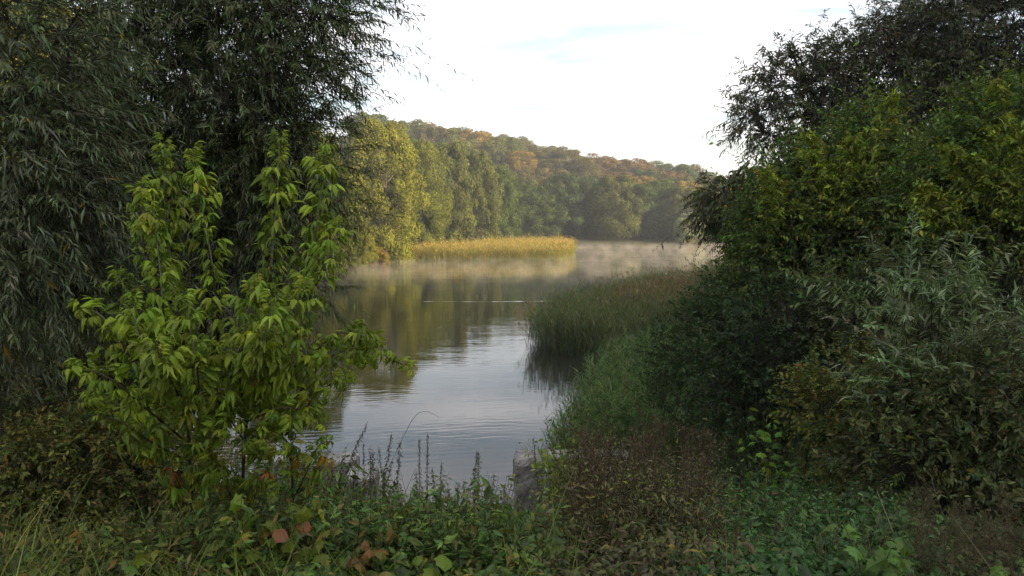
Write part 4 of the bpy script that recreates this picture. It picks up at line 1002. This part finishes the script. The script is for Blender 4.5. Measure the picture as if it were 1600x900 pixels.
# ------------------------------------------------------------------ brown dried weeds
def weed_meshes(seed):
    r = np.random.default_rng(seed); st = MB(); sd = MB()
    ax = spline([[0, 0, 0], [r.normal(0, .05), r.normal(0, .05), .5], [r.normal(0, .12), r.normal(0, .12), 1]], 10); tubes(st, ax, np.linspace(.005, .0015, 10), (.075, .05, .035), 4)
    P0, D0 = [], []
    for k in range(26):
        f = r.uniform(.25, .98); p = np.array([np.interp(f, np.linspace(0, 1, 10), ax[:, i]) for i in range(3)]); a = r.random() * 6.28
        e = p + np.array([math.cos(a) * .20, math.sin(a) * .20, .22]) * (1.25 - f) * r.uniform(.6, 1.2)
        tubes(st, spline([p, (p + e) / 2 + [0, 0, -.01], e], 4), np.linspace(.0022, .001, 4), (.075, .05, .035), 3)
        q = np.linspace(.2, 1, 14)[:, None]; P0.append(p + (e - p) * q); D0.append(np.repeat(unit(e - p)[None], 14, 0))
    P0 = np.concatenate(P0); D0 = np.concatenate(D0); n = len(P0)
    c = np.array([.088, .068, .042]) * np.exp(r.normal(0, .3, (n, 1)))
    emit(sd, DIA, P0 + r.normal(0, .006, (n, 3)), unit(D0 + r.normal(0, .6, (n, 3))), unit(r.normal(size=(n, 3))), .028 * np.exp(r.normal(0, .3, n)), .009, c)
    return st.mesh("stem", M_wood), sd.mesh("seed_head", M_leaf)
WEED = [weed_meshes(500 + i) for i in range(5)]
wl = []
for i in range(56): wl.append((rng.uniform(885, 1110), 1 / rng.uniform(1 / 11.5, 1 / 4.4), rng.uniform(.55, 1.05), (1, 1, 1), 0))
for i in range(6): wl.append((rng.uniform(1010, 1100), rng.uniform(8.5, 11.5), rng.uniform(1.0, 1.3), (1.1, .95, .85), 1))
for i in range(22): wl.append((rng.uniform(1440, 1610), rng.uniform(3.5, 4.4), rng.uniform(.38, .62), (.95, 1.15, .95), 2))
for u, Y, h, cl, k in wl:
    b = base_at(u, Y); st, sd = WEED[rng.integers(5)]
    t = thing("dry_weed", ["brown dried weed with fuzzy seed heads standing on the slope below the rounded pier", "tall reddish brown dried weed beside the fresh green ground cover", "fine-branched greyish brown dry weed at the bottom right corner"][k], "weed", b,
              ["brown weeds on the central slope", "reddish brown weeds by the ground cover", "dry weeds at the bottom right corner"][k])
    rz = rng.random() * 6.28
    for nm, me in (("stem", st), ("seed_head", sd)):
        o = bpy.data.objects.new(nm, me); COL.objects.link(o); o.parent = t; o.scale = (h, h, h); o.rotation_euler = (0, 0, rz)
        o.color = (*cl, 1)
        if nm == "seed_head": o["kind"] = "stuff"

# ------------------------------------------------------------------ haze and mist
def box(name, lo, hi, mat, label, cat):
    v = [(x, y, z) for x in (lo[0], hi[0]) for y in (lo[1], hi[1]) for z in (lo[2], hi[2])]
    f = [(0, 1, 3, 2), (4, 6, 7, 5), (0, 4, 5, 1), (2, 3, 7, 6), (0, 2, 6, 4), (1, 5, 7, 3)]
    me = bpy.data.meshes.new(name); me.from_pydata(v, [], f); me.materials.append(mat)
    o = bpy.data.objects.new(name, me); COL.objects.link(o); tag(o, label, cat, "stuff"); return o
m, t_, o_ = new_mat("haze_air"); pv = t_.nodes.new("ShaderNodeVolumePrincipled")
pv.inputs["Color"].default_value = (.80, .86, .95, 1); pv.inputs["Density"].default_value = .00042; pv.inputs["Anisotropy"].default_value = .2
t_.links.new(pv.outputs[0], o_.inputs["Volume"])
box("haze", (-710, -710, -3), (710, 710, 66), m, "thin pale morning haze over the whole pond valley", "haze")
m, t_, o_ = new_mat("mist_air"); pv = t_.nodes.new("ShaderNodeVolumePrincipled"); pv.inputs["Color"].default_value = (.97, .90, .78, 1); pv.inputs["Anisotropy"].default_value = .1
tc = t_.nodes.new("ShaderNodeTexCoord"); mp = t_.nodes.new("ShaderNodeMapping"); mp.inputs["Scale"].default_value = (.42, .15, .55)
n1 = t_.nodes.new("ShaderNodeTexNoise"); n1.inputs["Scale"].default_value = 1.0; n1.inputs["Detail"].default_value = 3; n1.inputs["Roughness"].default_value = .6
t_.links.new(tc.outputs["Object"], mp.inputs[0]); t_.links.new(mp.outputs[0], n1.inputs["Vector"])
mr = t_.nodes.new("ShaderNodeMapRange"); mr.inputs[1].default_value = .42; mr.inputs[2].default_value = .68; mr.inputs[3].default_value = .10; mr.inputs[4].default_value = 1.0
t_.links.new(n1.outputs[0], mr.inputs[0])
sp = t_.nodes.new("ShaderNodeSeparateXYZ"); t_.links.new(tc.outputs["Object"], sp.inputs[0])
hz = t_.nodes.new("ShaderNodeMapRange"); hz.inputs[1].default_value = 0; hz.inputs[2].default_value = 1.1; hz.inputs[3].default_value = 1; hz.inputs[4].default_value = 0
t_.links.new(sp.outputs[2], hz.inputs[0])
yf = t_.nodes.new("ShaderNodeMapRange"); yf.interpolation_type = 'SMOOTHSTEP'; yf.inputs[1].default_value = 52; yf.inputs[2].default_value = 88; yf.inputs[3].default_value = 0; yf.inputs[4].default_value = .021
t_.links.new(sp.outputs[1], yf.inputs[0])
k1 = t_.nodes.new("ShaderNodeMath"); k1.operation = 'MULTIPLY'; k2 = t_.nodes.new("ShaderNodeMath"); k2.operation = 'MULTIPLY'
t_.links.new(mr.outputs[0], k1.inputs[0]); t_.links.new(hz.outputs[0], k1.inputs[1]); t_.links.new(k1.outputs[0], k2.inputs[0]); t_.links.new(yf.outputs[0], k2.inputs[1])
t_.links.new(k2.outputs[0], pv.inputs["Density"]); t_.links.new(pv.outputs[0], o_.inputs["Volume"])
box("mist", (-30, 60, .01), (85, 204, 1.1), m, "wisps of sunlit mist drifting low over the far water", "mist")
print("objects", len(scene.objects), "tris", sum(len(m.polygons) for m in bpy.data.meshes))
